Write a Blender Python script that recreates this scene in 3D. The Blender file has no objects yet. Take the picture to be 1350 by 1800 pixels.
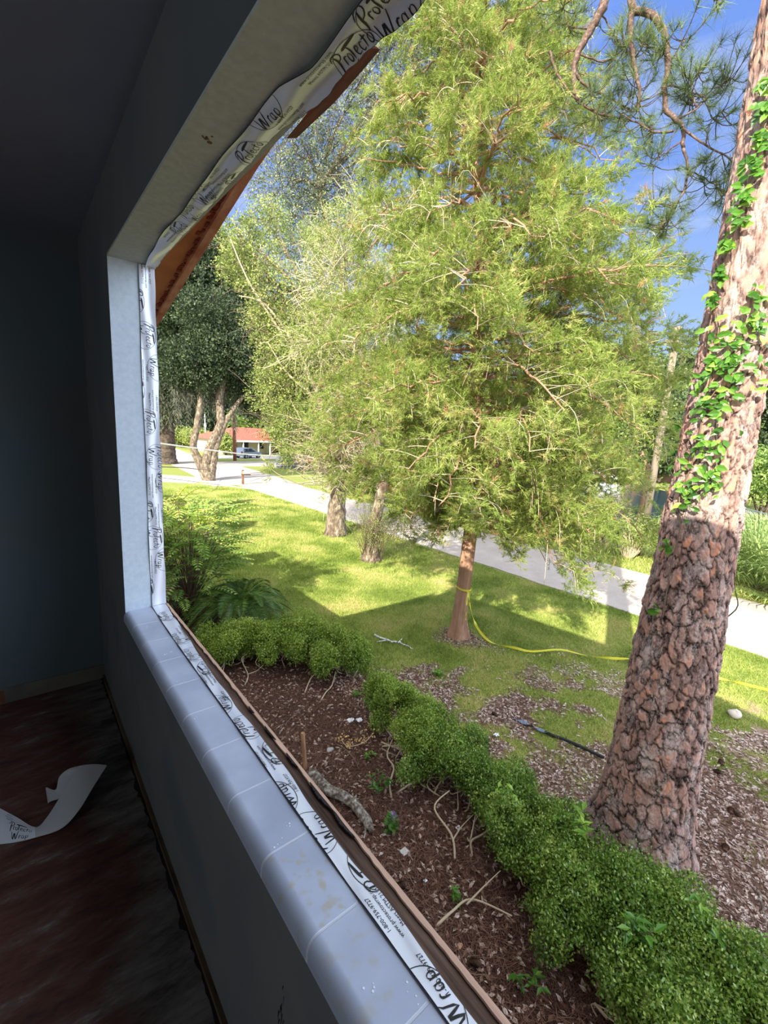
import bpy, math, random
import numpy as np
from mathutils import Matrix, Vector

random.seed(7)
RNG = np.random.default_rng(11)
scn = bpy.context.scene
COL = scn.collection
GZ = 4.2                                  # camera height above the lawn
F = 783.406
R = np.array([[0.7737665, -0.071054, 0.6294734], [-0.6312455, -0.169705, 0.7567888], [0.0530519, -0.9829301, -0.1761646]])
U_, _, V_ = np.linalg.svd(R); R = U_ @ V_

# ---------------------------------------------------------------- camera
cam_d = bpy.data.cameras.new('camera'); cam = bpy.data.objects.new('camera', cam_d); COL.objects.link(cam)
M4 = Matrix.Identity(4)
for i in range(3):
    M4[i][0] = R[i, 0]; M4[i][1] = -R[i, 1]; M4[i][2] = -R[i, 2]
M4[2][3] = GZ
cam.matrix_world = M4
cam_d.sensor_fit = 'VERTICAL'; cam_d.sensor_height = 36.0; cam_d.sensor_width = 27.0
cam_d.lens = F / 1800 * 36
cam_d.clip_start = 0.02; cam_d.clip_end = 1000
scn.camera = cam

# ---------------------------------------------------------------- light, sky, exposure
scn.view_settings.view_transform = 'Standard'
scn.view_settings.look = 'None'
scn.view_settings.gamma = 1
scn.view_settings.use_curve_mapping = False
scn.view_settings.exposure = 0.12
scn.cycles.max_bounces = 8
scn.cycles.transparent_max_bounces = 8
scn.cycles.sample_clamp_indirect = 6
SUN_AZ = math.radians(25); SUN_T = 0.66
sd = bpy.data.lights.new('sun', 'SUN'); sd.energy = 11.5; sd.angle = math.radians(0.53); sd.color = (1, .93, .80)
sun = bpy.data.objects.new('sun', sd); COL.objects.link(sun)
sun.rotation_euler = Vector((math.cos(SUN_AZ), math.sin(SUN_AZ), -SUN_T)).to_track_quat('-Z', 'Y').to_euler()

def lin(r, g, b):
    return tuple(((c / 255) / 12.92 if c / 255 <= .04045 else ((c / 255 + .055) / 1.055) ** 2.4) for c in (r, g, b)) + (1,)

w = bpy.data.worlds.new('sky'); scn.world = w; w.use_nodes = True
nt = w.node_tree; nt.nodes.clear()
def N(nt, t, **k):
    n = nt.nodes.new(t)
    for a, b in k.items(): setattr(n, a, b)
    return n
def ramp(nt, stops, interp='LINEAR'):
    r = N(nt, 'ShaderNodeValToRGB'); cr = r.color_ramp; cr.interpolation = interp
    while len(cr.elements) < len(stops): cr.elements.new(.5)
    for e, (p, c) in zip(cr.elements, stops): e.position = p; e.color = c
    return r
tc = N(nt, 'ShaderNodeTexCoord'); sx = N(nt, 'ShaderNodeSeparateXYZ')
nt.links.new(tc.outputs['Generated'], sx.inputs[0])
rp = ramp(nt, [(0, lin(196, 214, 236)), (.06, lin(190, 212, 240)), (.22, lin(160, 192, 240)), (.45, lin(122, 158, 232)), (.62, lin(112, 150, 230)), (.8, (1.25, 1.3, 1.4, 1)), (1, (1.5, 1.55, 1.62, 1))])  # overhead stops brightened above the view, added to lift the shade
nt.links.new(sx.outputs[2], rp.inputs[0])
mp = N(nt, 'ShaderNodeMapping'); mp.inputs['Scale'].default_value = (1.2, 1.0, 5.0); mp.inputs['Rotation'].default_value = (.3, .2, .6)
nz = N(nt, 'ShaderNodeTexNoise'); nz.inputs['Scale'].default_value = 2.2; nz.inputs['Detail'].default_value = 7; nz.inputs['Roughness'].default_value = .6
nt.links.new(tc.outputs['Generated'], mp.inputs[0]); nt.links.new(mp.outputs[0], nz.inputs[0])
cr = ramp(nt, [(.46, (0, 0, 0, 1)), (.75, (.55, .55, .55, 1))]); nt.links.new(nz.outputs[0], cr.inputs[0])
mx = N(nt, 'ShaderNodeMixRGB'); mx.inputs[2].default_value = lin(222, 230, 244)
nt.links.new(cr.outputs[0], mx.inputs[0]); nt.links.new(rp.outputs[0], mx.inputs[1])
# wide glow round the sun, behind the camera, added to brighten the shade
sv = Vector((-math.cos(SUN_AZ), -math.sin(SUN_AZ), SUN_T)).normalized()
dt = N(nt, 'ShaderNodeVectorMath', operation='DOT_PRODUCT'); dt.inputs[1].default_value = sv; nt.links.new(tc.outputs['Generated'], dt.inputs[0])
gl = ramp(nt, [(.1, (0, 0, 0, 1)), (.6, (.35, .37, .4, 1)), (1, (2.2, 2.1, 2.0, 1))]); nt.links.new(dt.outputs['Value'], gl.inputs[0])
ag = N(nt, 'ShaderNodeMixRGB', blend_type='ADD'); ag.inputs[0].default_value = 1; nt.links.new(mx.outputs[0], ag.inputs[1]); nt.links.new(gl.outputs[0], ag.inputs[2]); mx = ag
# bright sky lobe added out of view at right to light jamb and sill
cb_ = N(nt, 'ShaderNodeVectorMath', operation='DOT_PRODUCT'); cb_.inputs[1].default_value = Vector((.70, -.62, .36)).normalized(); nt.links.new(tc.outputs['Generated'], cb_.inputs[0])
gc = ramp(nt, [(.76, (0, 0, 0, 1)), (.92, (2.6, 2.9, 3.4, 1)), (1, (3.2, 3.5, 4.0, 1))]); nt.links.new(cb_.outputs['Value'], gc.inputs[0])
a2g = N(nt, 'ShaderNodeMixRGB', blend_type='ADD'); a2g.inputs[0].default_value = 1; nt.links.new(mx.outputs[0], a2g.inputs[1]); nt.links.new(gc.outputs[0], a2g.inputs[2]); mx = a2g
# unseen fill lamp added by the left wall to lift the dark room
ad_ = bpy.data.lights.new('room_fill_light', 'AREA'); ad_.shape = 'RECTANGLE'; ad_.size = 1.5; ad_.size_y = 1.2; ad_.energy = 25; ad_.color = (.86, .93, 1)
al_ = bpy.data.objects.new('room_fill_light', ad_); COL.objects.link(al_); al_.location = (-3.1, -.6, 4.2); al_.rotation_euler = Vector((1, 0, 0)).to_track_quat('-Z', 'Z').to_euler()
bg = N(nt, 'ShaderNodeBackground'); bg.inputs[1].default_value = 1.08
wo = N(nt, 'ShaderNodeOutputWorld'); nt.links.new(mx.outputs[0], bg.inputs[0]); nt.links.new(bg.outputs[0], wo.inputs[0])

# ---------------------------------------------------------------- coordinates helpers
def ray(px, py): return R @ np.array([px - 675, py - 900, F])
def G(px, py, z=0.0):                 # point of the lawn (or of height z) seen at that pixel
    r = ray(px, py); t = (z - GZ) / r[2]; return np.array([r[0] * t, r[1] * t, z])
def Vd(px, py, D):                    # point seen at that pixel, at horizontal distance D
    r = ray(px, py); t = D / math.hypot(r[0], r[1]); return np.array([r[0] * t, r[1] * t, GZ + r[2] * t])
def Vx(px, py, x):
    r = ray(px, py); t = x / r[0]; return np.array([x, r[1] * t, GZ + r[2] * t])

# ---------------------------------------------------------------- mesh helpers
class MB:
    def __init__(s): s.v = []; s.q = []; s.t = []; s.a = []; s.n = 0
    def add(s, v, q=None, t=None, a=None):
        v = np.asarray(v, float).reshape(-1, 3)
        if q is not None and len(q): s.q.append(np.asarray(q, np.int64).reshape(-1, 4) + s.n)
        if t is not None and len(t): s.t.append(np.asarray(t, np.int64).reshape(-1, 3) + s.n)
        s.v.append(v)
        s.a.append(np.full(len(v), .5) if a is None else (np.full(len(v), a) if np.isscalar(a) else np.asarray(a, float).ravel()))
        s.n += len(v); return s
    def box(s, x0, x1, y0, y1, z0, z1, a=.5):
        v = [(x, y, z) for x in (x0, x1) for y in (y0, y1) for z in (z0, z1)]
        return s.add(v, [(0, 1, 3, 2), (4, 6, 7, 5), (0, 4, 5, 1), (2, 3, 7, 6), (0, 2, 6, 4), (1, 5, 7, 3)], a=a)
    def obox(s, c, ux, uy, uz, a=.5):
        c, ux, uy, uz = map(np.asarray, (c, ux, uy, uz))
        v = [c + i * ux + j * uy + k * uz for i in (-1, 1) for j in (-1, 1) for k in (-1, 1)]
        return s.add(v, [(0, 1, 3, 2), (4, 6, 7, 5), (0, 4, 5, 1), (2, 3, 7, 6), (0, 2, 6, 4), (1, 5, 7, 3)], a=a)
    def tube(s, pts, rad, n=7, a=.5, cap=True):
        pts = np.asarray(pts, float); k = len(pts); rad = np.broadcast_to(np.asarray(rad, float), (k,))
        T = np.gradient(pts, axis=0); T /= np.linalg.norm(T, axis=1)[:, None] + 1e-12
        ref = np.array([0, 0, 1.]) if abs(T[0][2]) < .9 else np.array([1., 0, 0])
        A = np.cross(T, ref); A /= np.linalg.norm(A, axis=1)[:, None] + 1e-9; B = np.cross(T, A)
        th = np.arange(n) * 2 * math.pi / n
        v = pts[:, None] + rad[:, None, None] * (np.cos(th)[None, :, None] * A[:, None] + np.sin(th)[None, :, None] * B[:, None])
        i = np.arange(k - 1)[:, None] * n; j = np.arange(n)[None]; j2 = (j + 1) % n
        q = np.stack([i + j, i + j2, i + n + j2, i + n + j], -1).reshape(-1, 4)
        vv = v.reshape(-1, 3); t = []
        if cap:
            vv = np.vstack([vv, pts[0], pts[-1]]); c0 = k * n
            t = [(c0, (x + 1) % n, x) for x in range(n)] + [(c0 + 1, (k - 1) * n + x, (k - 1) * n + (x + 1) % n) for x in range(n)]
        return s.add(vv, q, t, a)
    def grid(s, P, a=.5):                 # P: (m,n,3)
        m, n = P.shape[:2]; i = np.arange(m - 1)[:, None] * n; j = np.arange(n - 1)[None]
        q = np.stack([i + j, i + n + j, i + n + j + 1, i + j + 1], -1).reshape(-1, 4)
        return s.add(P.reshape(-1, 3), q, a=a if np.isscalar(a) else np.asarray(a).ravel())
    def scatter(s, tv, tt, pos, X, Y, Z, sc, a):   # template verts/tris at pos with axes X,Y,Z
        tv = np.asarray(tv, float); tt = np.asarray(tt, int); n = len(pos); k = len(tv)
        sc = np.broadcast_to(np.asarray(sc, float), (n,))
        v = pos[:, None] + sc[:, None, None] * (tv[None, :, 0, None] * X[:, None] + tv[None, :, 1, None] * Y[:, None] + tv[None, :, 2, None] * Z[:, None])
        t = (tt[None] + (np.arange(n) * k)[:, None, None]).reshape(-1, 3)
        aa = np.repeat(np.broadcast_to(np.asarray(a, float), (n,)), k)
        return s.add(v.reshape(-1, 3), t=t, a=aa)
    def build(s, name, mat, parent=None, smooth=False, loc=None):
        v = np.vstack(s.v); a = np.concatenate(s.a)
        q = np.vstack(s.q) if s.q else np.zeros((0, 4), int); t = np.vstack(s.t) if s.t else np.zeros((0, 3), int)
        if loc is not None: v = v - np.asarray(loc, float)
        me = bpy.data.meshes.new(name)
        me.vertices.add(len(v)); me.vertices.foreach_set('co', v.astype(np.float32).ravel())
        li = np.concatenate([q.ravel(), t.ravel()]).astype(np.int32)
        me.loops.add(len(li)); me.loops.foreach_set('vertex_index', li)
        tot = np.concatenate([np.full(len(q), 4), np.full(len(t), 3)]).astype(np.int32)
        st = np.concatenate([[0], np.cumsum(tot)[:-1]]).astype(np.int32)
        me.polygons.add(len(tot)); me.polygons.foreach_set('loop_start', st)
        try: me.polygons.foreach_set('loop_total', tot)
        except Exception: pass
        me.update(calc_edges=True)
        at = me.attributes.new('tint', 'FLOAT', 'POINT'); at.data.foreach_set('value', a.astype(np.float32))
        me.polygons.foreach_set('use_smooth', np.full(len(tot), bool(smooth)))
        me.materials.append(mat)
        o = bpy.data.objects.new(name, me); COL.objects.link(o)
        if parent is not None: o.parent = parent
        if loc is not None and parent is None: o.location = loc
        return o

def tag(o, label=None, cat=None, group=None, kind=None):
    if label: o['label'] = label
    if cat: o['category'] = cat
    if group: o['group'] = group
    if kind: o['kind'] = kind
    return o
def thing(name, label, cat, loc=(0, 0, 0), group=None):
    o = bpy.data.objects.new(name, None); COL.objects.link(o); o.location = [float(x) for x in loc]; o.empty_display_size = .1
    return tag(o, label, cat, group)
def under(child, root):                 # parent keeping the place
    child.parent = root; child.location = Vector(child.location) - Vector(root.location); return child

def unit(v): v = np.asarray(v, float); return v / (np.linalg.norm(v, axis=-1, keepdims=True) + 1e-12)
def randdir(n): return unit(RNG.normal(size=(n, 3)))
def frames(D):                           # orthonormal frames whose Y axis is D, random roll
    D = unit(D); r = randdir(len(D)); X = unit(np.cross(D, r)); return X, D, np.cross(X, D)
def spline(P, n):
    P = np.asarray(P, float); k = len(P); t = np.linspace(0, k - 1, n); i = np.clip(t.astype(int), 0, k - 2); f = (t - i)[:, None]
    p0 = P[np.clip(i - 1, 0, k - 1)]; p1 = P[i]; p2 = P[i + 1]; p3 = P[np.clip(i + 2, 0, k - 1)]
    return .5 * (2 * p1 + (p2 - p0) * f + (2 * p0 - 5 * p1 + 4 * p2 - p3) * f ** 2 + (3 * p1 - p0 - 3 * p2 + p3) * f ** 3)
def wob(P, amp):
    P = np.array(P, float); P[1:-1] += RNG.normal(size=P[1:-1].shape) * amp; return P

# ---------------------------------------------------------------- materials
def new_mat(name):
    m = bpy.data.materials.new(name); m.use_nodes = True; t = m.node_tree
    return m, t, t.nodes['Principled BSDF']
def plain(name, c, rough=.7, metal=0, spec=.5):
    m, t, b = new_mat(name); b.inputs['Base Color'].default_value = c; b.inputs['Roughness'].default_value = rough
    b.inputs['Metallic'].default_value = metal; b.inputs['Specular IOR Level'].default_value = spec; return m
def noisy(name, stops, scale=5, detail=6, rough=.8, bump=.0, bdist=.01, stretch=(1, 1, 1), spec=.3, rough_n=.6):
    m, t, b = new_mat(name); tc = N(t, 'ShaderNodeTexCoord'); mp = N(t, 'ShaderNodeMapping'); mp.inputs['Scale'].default_value = stretch
    n = N(t, 'ShaderNodeTexNoise'); n.inputs['Scale'].default_value = scale; n.inputs['Detail'].default_value = detail; n.inputs['Roughness'].default_value = rough_n
    r = ramp(t, stops); L = t.links.new
    L(tc.outputs['Object'], mp.inputs[0]); L(mp.outputs[0], n.inputs[0]); L(n.outputs[0], r.inputs[0]); L(r.outputs[0], b.inputs['Base Color'])
    b.inputs['Roughness'].default_value = rough; b.inputs['Specular IOR Level'].default_value = spec
    if bump:
        bp = N(t, 'ShaderNodeBump'); bp.inputs['Strength'].default_value = bump; bp.inputs['Distance'].default_value = bdist
        L(n.outputs[0], bp.inputs['Height']); L(bp.outputs[0], b.inputs['Normal'])
    return m
def leafy(name, stops, trans=.35, rough=.5, spec=.3):
    m, t, b = new_mat(name); L = t.links.new
    at = N(t, 'ShaderNodeAttribute', attribute_name='tint'); r = ramp(t, stops); L(at.outputs['Fac'], r.inputs[0])
    L(r.outputs[0], b.inputs['Base Color']); b.inputs['Roughness'].default_value = rough; b.inputs['Specular IOR Level'].default_value = spec
    tr = N(t, 'ShaderNodeBsdfTranslucent'); L(r.outputs[0], tr.inputs[0])
    ms = N(t, 'ShaderNodeMixShader'); ms.inputs[0].default_value = trans
    L(b.outputs[0], ms.inputs[1]); L(tr.outputs[0], ms.inputs[2]); L(ms.outputs[0], t.nodes['Material Output'].inputs[0]); return m
def tinted(name, stops, nscale=30, namt=.3, rough=.85, bump=.3, bdist=.01, stretch=(1, 1, 1), spec=.2):
    m, t, b = new_mat(name); L = t.links.new
    at = N(t, 'ShaderNodeAttribute', attribute_name='tint'); tc = N(t, 'ShaderNodeTexCoord'); mp = N(t, 'ShaderNodeMapping'); mp.inputs['Scale'].default_value = stretch
    n = N(t, 'ShaderNodeTexNoise'); n.inputs['Scale'].default_value = nscale; n.inputs['Detail'].default_value = 6; n.inputs['Roughness'].default_value = .65
    L(tc.outputs['Object'], mp.inputs[0]); L(mp.outputs[0], n.inputs[0])
    a = N(t, 'ShaderNodeMath', operation='MULTIPLY_ADD'); a.inputs[1].default_value = namt; a.inputs[2].default_value = -namt / 2
    L(n.outputs[0], a.inputs[0]); s2 = N(t, 'ShaderNodeMath', operation='ADD'); L(a.outputs[0], s2.inputs[0]); L(at.outputs['Fac'], s2.inputs[1])
    r = ramp(t, stops); L(s2.outputs[0], r.inputs[0]); L(r.outputs[0], b.inputs['Base Color'])
    b.inputs['Roughness'].default_value = rough; b.inputs['Specular IOR Level'].default_value = spec
    if bump:
        bp = N(t, 'ShaderNodeBump'); bp.inputs['Strength'].default_value = bump; bp.inputs['Distance'].default_value = bdist
        L(n.outputs[0], bp.inputs['Height']); L(bp.outputs[0], b.inputs['Normal'])
    return m

m_wall = noisy('wall_paint', [(.35, lin(92, 98, 100)), (.55, lin(104, 106, 105)), (.7, lin(84, 95, 99))], scale=1.3, detail=3, rough=.75, spec=.2)
m_wallL = noisy('wall_far_paint', [(.38, lin(84, 96, 100)), (.5, lin(88, 92, 92)), (.62, lin(108, 104, 98))], scale=.9, detail=4, rough=.8, spec=.2)
m_ceil = noisy('ceiling_paint', [(.3, lin(150, 150, 156)), (.7, lin(138, 142, 148))], scale=2, rough=.9, spec=.1)
m_reveal = noisy('reveal_paint', [(.3, lin(172, 186, 198)), (.7, lin(186, 198, 208))], scale=60, detail=2, rough=.75, bump=.15, bdist=.002, spec=.2)
m_head = noisy('header_paint', [(.3, lin(176, 182, 172)), (.7, lin(190, 196, 186))], scale=50, detail=2, rough=.8, bump=.1, bdist=.002, spec=.15)
m_brown = plain('brown_stain', lin(70, 36, 22), .9)
m_ink = plain('black_ink', lin(16, 18, 24), .55)
m_grout = plain('grout', lin(196, 200, 210), .9)

# tape: silvery white plastic
m_tape, t_, b_ = new_mat('tape_film'); b_.inputs['Base Color'].default_value = lin(216, 222, 232)
b_.inputs['Roughness'].default_value = .32; b_.inputs['Specular IOR Level'].default_value = .6; b_.inputs['Metallic'].default_value = .15
m_tapeback = plain('tape_backing_paper', lin(176, 180, 184), .7)
m_tapeedge = plain('tape_butyl_edge', lin(14, 14, 16), .6)

# ================================================================ ROOM
FZ, CZ, SZ, HZ = GZ - 1.548, GZ + .889, GZ - .828, GZ + .602
YJ, YB, XI, XO = 2.107, 2.943, .32, .478
m_floor, t_, b_ = new_mat('floor_stained_concrete'); L = t_.links.new
tc = N(t_, 'ShaderNodeTexCoord'); mp = N(t_, 'ShaderNodeMapping'); mp.inputs['Scale'].default_value = (1, 3.2, 1); mp.inputs['Rotation'].default_value = (0, 0, .5)
n1 = N(t_, 'ShaderNodeTexNoise'); n1.inputs['Scale'].default_value = 5; n1.inputs['Detail'].default_value = 9; n1.inputs['Roughness'].default_value = .72
n2 = N(t_, 'ShaderNodeTexNoise'); n2.inputs['Scale'].default_value = 1.6; n2.inputs['Detail'].default_value = 3
L(tc.outputs['Object'], mp.inputs[0]); L(mp.outputs[0], n1.inputs[0]); L(tc.outputs['Object'], n2.inputs[0])
r1 = ramp(t_, [(.35, lin(54, 32, 27)), (.5, lin(86, 52, 42)), (.6, lin(92, 76, 70)), (.72, lin(140, 136, 136))])
r2 = ramp(t_, [(.35, lin(48, 36, 32)), (.5, lin(94, 88, 84)), (.7, lin(122, 118, 114))])
L(n1.outputs[0], r1.inputs[0]); L(n1.outputs[0], r2.inputs[0])
sp = N(t_, 'ShaderNodeSeparateXYZ'); L(tc.outputs['Object'], sp.inputs[0])
ma = N(t_, 'ShaderNodeMath', operation='MULTIPLY_ADD'); ma.inputs[1].default_value = .55; L(n2.outputs[0], ma.inputs[0]); L(sp.outputs[0], ma.inputs[2])
rr = ramp(t_, [(.40, (0, 0, 0, 1)), (.52, (1, 1, 1, 1))]); L(ma.outputs[0], rr.inputs[0])
mm = N(t_, 'ShaderNodeMixRGB'); L(rr.outputs[0], mm.inputs[0]); L(r1.outputs[0], mm.inputs[1]); L(r2.outputs[0], mm.inputs[2]); L(mm.outputs[0], b_.inputs['Base Color'])
b_.inputs['Roughness'].default_value = .6
bp = N(t_, 'ShaderNodeBump'); bp.inputs['Strength'].default_value = .4; bp.inputs['Distance'].default_value = .004; L(n1.outputs[0], bp.inputs['Height']); L(bp.outputs[0], b_.inputs['Normal'])

def struct(name, mb, m, parent=None, smooth=False):
    o = mb.build(name, m, parent, smooth)
    if parent is None: o['kind'] = 'structure'
    return o
RX0, RY0 = -3.2, -3.0
struct('floor', MB().box(RX0 - .2, XO, RY0 - .2, YB + .2, FZ - .2, FZ), m_floor)
struct('ceiling', MB().box(RX0 - .2, XO, RY0 - .2, YB + .2, CZ, CZ + .1), m_ceil)
struct('wall_far', MB().box(RX0 - .1, XO, YB, YB + .15, FZ, CZ), m_wallL)
struct('wall_left', MB().box(RX0 - .15, RX0, RY0 - .1, YB + .1, FZ, CZ), m_wall)
struct('wall_near', MB().box(RX0 - .1, XO, RY0 - .15, RY0, FZ, CZ), m_wall)
YN = -1.3
mb = MB(); mb.box(XI, XO, RY0, YB, FZ, SZ - .03); mb.box(XI, XO, RY0, YB, HZ + .004, CZ)
mb.box(XI, XO, YJ + .004, YB, SZ - .03, HZ + .004); mb.box(XI, XO, RY0, YN, SZ - .03, HZ + .004)
struct('wall_right', mb, m_wall)
m_base = noisy('bare_baseboard_strip', [(.4, lin(88, 84, 78)), (.55, lin(104, 100, 92)), (.7, lin(92, 74, 58))], scale=3, rough=.9)
mb = MB(); mb.box(RX0, XI, YB - .008, YB, FZ, FZ + .085)
bb = struct('baseboard_far', mb, m_base)
struct('brown_patch', MB().box(-.62, -.14, YB - .0095, YB - .008, FZ + .004, FZ + .078), plain('brown_glue', lin(96, 62, 36), .9), bb)
# tack strip gap along the window wall
m_gap = noisy('floor_gap_wood', [(.35, lin(24, 18, 14)), (.5, lin(92, 74, 56)), (.7, lin(116, 96, 76))], scale=9, stretch=(1, .2, 1), rough=.9)
m_black = plain('adhesive_black', lin(16, 13, 12), .9)
mb = MB(); mb.box(XI - .012, XI, RY0, YB, FZ, FZ + .022)
tr1 = struct('baseboard_right', mb, m_gap)
ys = np.linspace(YB, -2, 260); xi = XI - .016 - .009 * np.abs(np.interp(ys, np.linspace(-2, YB, 200), RNG.normal(size=200)))
P = np.stack([np.stack([xi, ys, np.full(260, FZ + .0015)], 1), np.stack([np.full(260, XI - .004), ys, np.full(260, FZ + .0015)], 1)], 1)
struct('glue_line', MB().grid(P), m_black, tr1)
# scuff on the wall below the sill
mb = MB()
for k in range(60):
    y = .60 + RNG.normal() * .012; z = FZ + .40 + RNG.normal() * .03; l = .01 + .03 * random.random(); w_ = .001 + .003 * random.random()
    mb.add([(XI - .0012, y, z), (XI - .0012, y + w_, z), (XI - .0012, y + w_ * .5 + .004, z - l)], t=[(0, 1, 2)])
struct('black_scuff', mb, m_black, bpy.data.objects['wall_right'])

# ---- window opening
win = thing('window_1', None, None, (XI, YJ, SZ)); win['kind'] = 'structure'
def wpart(name, mb, m, smooth=False, parent=win):
    return mb.build(name, m, parent, smooth) if parent is not win else under(mb.build(name, m, None, smooth), win)
wpart('jamb_lining', MB().box(XI, XO, YJ, YJ + .006, SZ - .02, HZ + .004), m_reveal)
wpart('near_jamb_lining', MB().box(XI, XO, YN - .004, YN, SZ - .02, HZ + .004), m_reveal)
wpart('header_lining', MB().box(XI - .0005, XO + .004, YN, YJ, HZ, HZ + .008), m_head)
mb = MB()
for k in range(9):
    a, r = random.random() * 6.3, random.random() * .017
    mb.tube([(XI + .045 + r * math.cos(a), 1.10 + 1.4 * r * math.sin(a), HZ - .0006), (XI + .045 + r * math.cos(a), 1.10 + 1.4 * r * math.sin(a), HZ + .001)], .002 + .004 * random.random(), 7)
wpart('rust_spots', mb, plain('rust_spots', lin(112, 84, 58), .9))
# glazed bullnose tiles
m_tile, t_, b_ = new_mat('grey_glazed_tile'); L = t_.links.new
tc = N(t_, 'ShaderNodeTexCoord'); n1 = N(t_, 'ShaderNodeTexNoise'); n1.inputs['Scale'].default_value = 7; n1.inputs['Detail'].default_value = 5
r1 = ramp(t_, [(.3, lin(156, 166, 186)), (.5, lin(168, 178, 198)), (.72, lin(182, 192, 210))]); L(tc.outputs['Object'], n1.inputs[0]); L(n1.outputs[0], r1.inputs[0])
at = N(t_, 'ShaderNodeAttribute', attribute_name='tint'); n3 = N(t_, 'ShaderNodeTexNoise'); n3.inputs['Scale'].default_value = 38; n3.inputs['Detail'].default_value = 6; L(tc.outputs['Object'], n3.inputs[0])
r3 = ramp(t_, [(.54, (0, 0, 0, 1)), (.66, (.75, .75, .75, 1))]); L(n3.outputs[0], r3.inputs[0])
mu = N(t_, 'ShaderNodeMath', operation='MULTIPLY'); L(r3.outputs[0], mu.inputs[0]); L(at.outputs['Fac'], mu.inputs[1])
mm = N(t_, 'ShaderNodeMixRGB'); mm.inputs[2].default_value = lin(168, 160, 130); L(mu.outputs[0], mm.inputs[0]); L(r1.outputs[0], mm.inputs[1])
L(mm.outputs[0], b_.inputs['Base Color']); b_.inputs['Roughness'].default_value = .38; b_.inputs['Specular IOR Level'].default_value = .45
bp = N(t_, 'ShaderNodeBump'); bp.inputs['Strength'].default_value = .15; bp.inputs['Distance'].default_value = .002; L(n1.outputs[0], bp.inputs['Height']); L(bp.outputs[0], b_.inputs['Normal'])
ra = .026; prof = [(.452, SZ - .004), (.452, SZ), (.42, SZ), (.38, SZ)]
prof += [(XI - .008 + ra - ra * math.sin(t), SZ - ra + ra * math.cos(t)) for t in np.linspace(0, math.pi / 2, 20)]
prof += [(XI - .008, SZ - .042), (XI - .006, SZ - .044), (XI + .001, SZ - .044)]
prof = np.array(prof)
def extr(mb, prof, y0, y1, a=.5, dx=0, bev=.0015):
    rows = []
    for y, s in ((y0, bev), (y0 + bev, 0), (y1 - bev, 0), (y1, bev)):
        rows.append(np.stack([prof[:, 0] + s * .6, np.full(len(prof), y), prof[:, 1] - s * .6], 1))
    mb.grid(np.array(rows), a)
mb = MB(); gy = [.513 + .1775 * k for k in range(-11, 9)] + [1.935, YJ + .002]
for a, b in zip(gy[:-1], gy[1:]):
    if b - a > .01: extr(mb, prof, a + .0012, b - .0012, a=(.9 if abs(a - .513) < .01 else (.45 if abs(a - .335) < .01 else 0.05)))
wpart('bullnose_tile_sill', mb, m_tile)
mb = MB(); pg = prof.copy(); pg[:, 1] -= .0006; pg[4:24, 0] += .0006; extr(mb, pg, gy[0], gy[-1], bev=0)
wpart('sill_grout', mb, m_grout)
mb = MB()
for (y, x) in [(.70, .355), (.725, .39), (1.9, .36), (.40, .36), (.36, .40), (1.62, .37), (1.63, .385), (1.20, .34), (1.42, .352)]:
    for k in range(4):
        c = np.array([x + RNG.normal() * .004, y + RNG.normal() * .007, SZ]); mb.tube([c - [0, 0, .0005], c + [0, 0, .0007]], .0006 + .0014 * random.random(), 6)
wpart('plaster_specks', mb, plain('plaster_specks', lin(226, 230, 236), .9))
# weathered ledge and torn plywood strip outside the tape
m_ledge = noisy('weathered_wood_ledge', [(.3, lin(52, 40, 34)), (.5, lin(92, 72, 60)), (.7, lin(122, 102, 88))], scale=60, stretch=(1, .06, 1), rough=.9, bump=.8, bdist=.002)
m_strip = noisy('fresh_split_wood', [(.3, lin(186, 150, 130)), (.6, lin(206, 172, 150)), (.8, lin(222, 190, 168))], scale=40, stretch=(1, .05, 1), rough=.85, bump=.3, bdist=.001)
wpart('wood_ledge', MB().box(.435, XO + .004, YN, YJ, SZ - .03, SZ - .002), m_ledge)
ys = np.linspace(YN, YJ, 420)
def jag(ys, n, amp, seed):
    r = np.random.default_rng(seed); return np.interp(ys, np.linspace(ys[0], ys[-1], n), r.normal(size=n)) * amp
xin = .4815 + jag(ys, 60, .0012, 3) + jag(ys, 220, .0009, 4)
xin += np.where((ys > .55) & (ys < .95), .003 * np.sin((ys - .55) / .4 * 3.14), 0)
def slabxy(xa, xb, ys, z0, z1):
    f = lambda x, z: np.stack([x * np.ones(len(ys)), ys, z * np.ones(len(ys))], 1)
    return np.stack([f(xa, z0), f(xa, z1), f(xb, z1), f(xb, z0), f(xa, z0)], 1)
wpart('split_wood_strip', MB().grid(slabxy(xin, .4915 + jag(ys, 200, .0002, 5), ys, SZ - .05, SZ + .0035)), m_strip)
mb = MB()
for (ya, yb, wd) in [(.62, .70, .006), (.70, .80, .007), (.86, .92, .005), (.98, 1.05, .004), (1.12, 1.16, .004)]:
    yy = np.linspace(ya, yb, 24); wv = wd * np.abs(np.sin(np.linspace(0, 3.14, 24))) * (0.6 + .6 * RNG.random(24))
    mb.grid(slabxy(.4825 - wv, .4835, yy, SZ + .001, SZ + .0055))
wpart('torn_black_membrane', mb, plain('torn_membrane', lin(40, 34, 32), .9))

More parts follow.
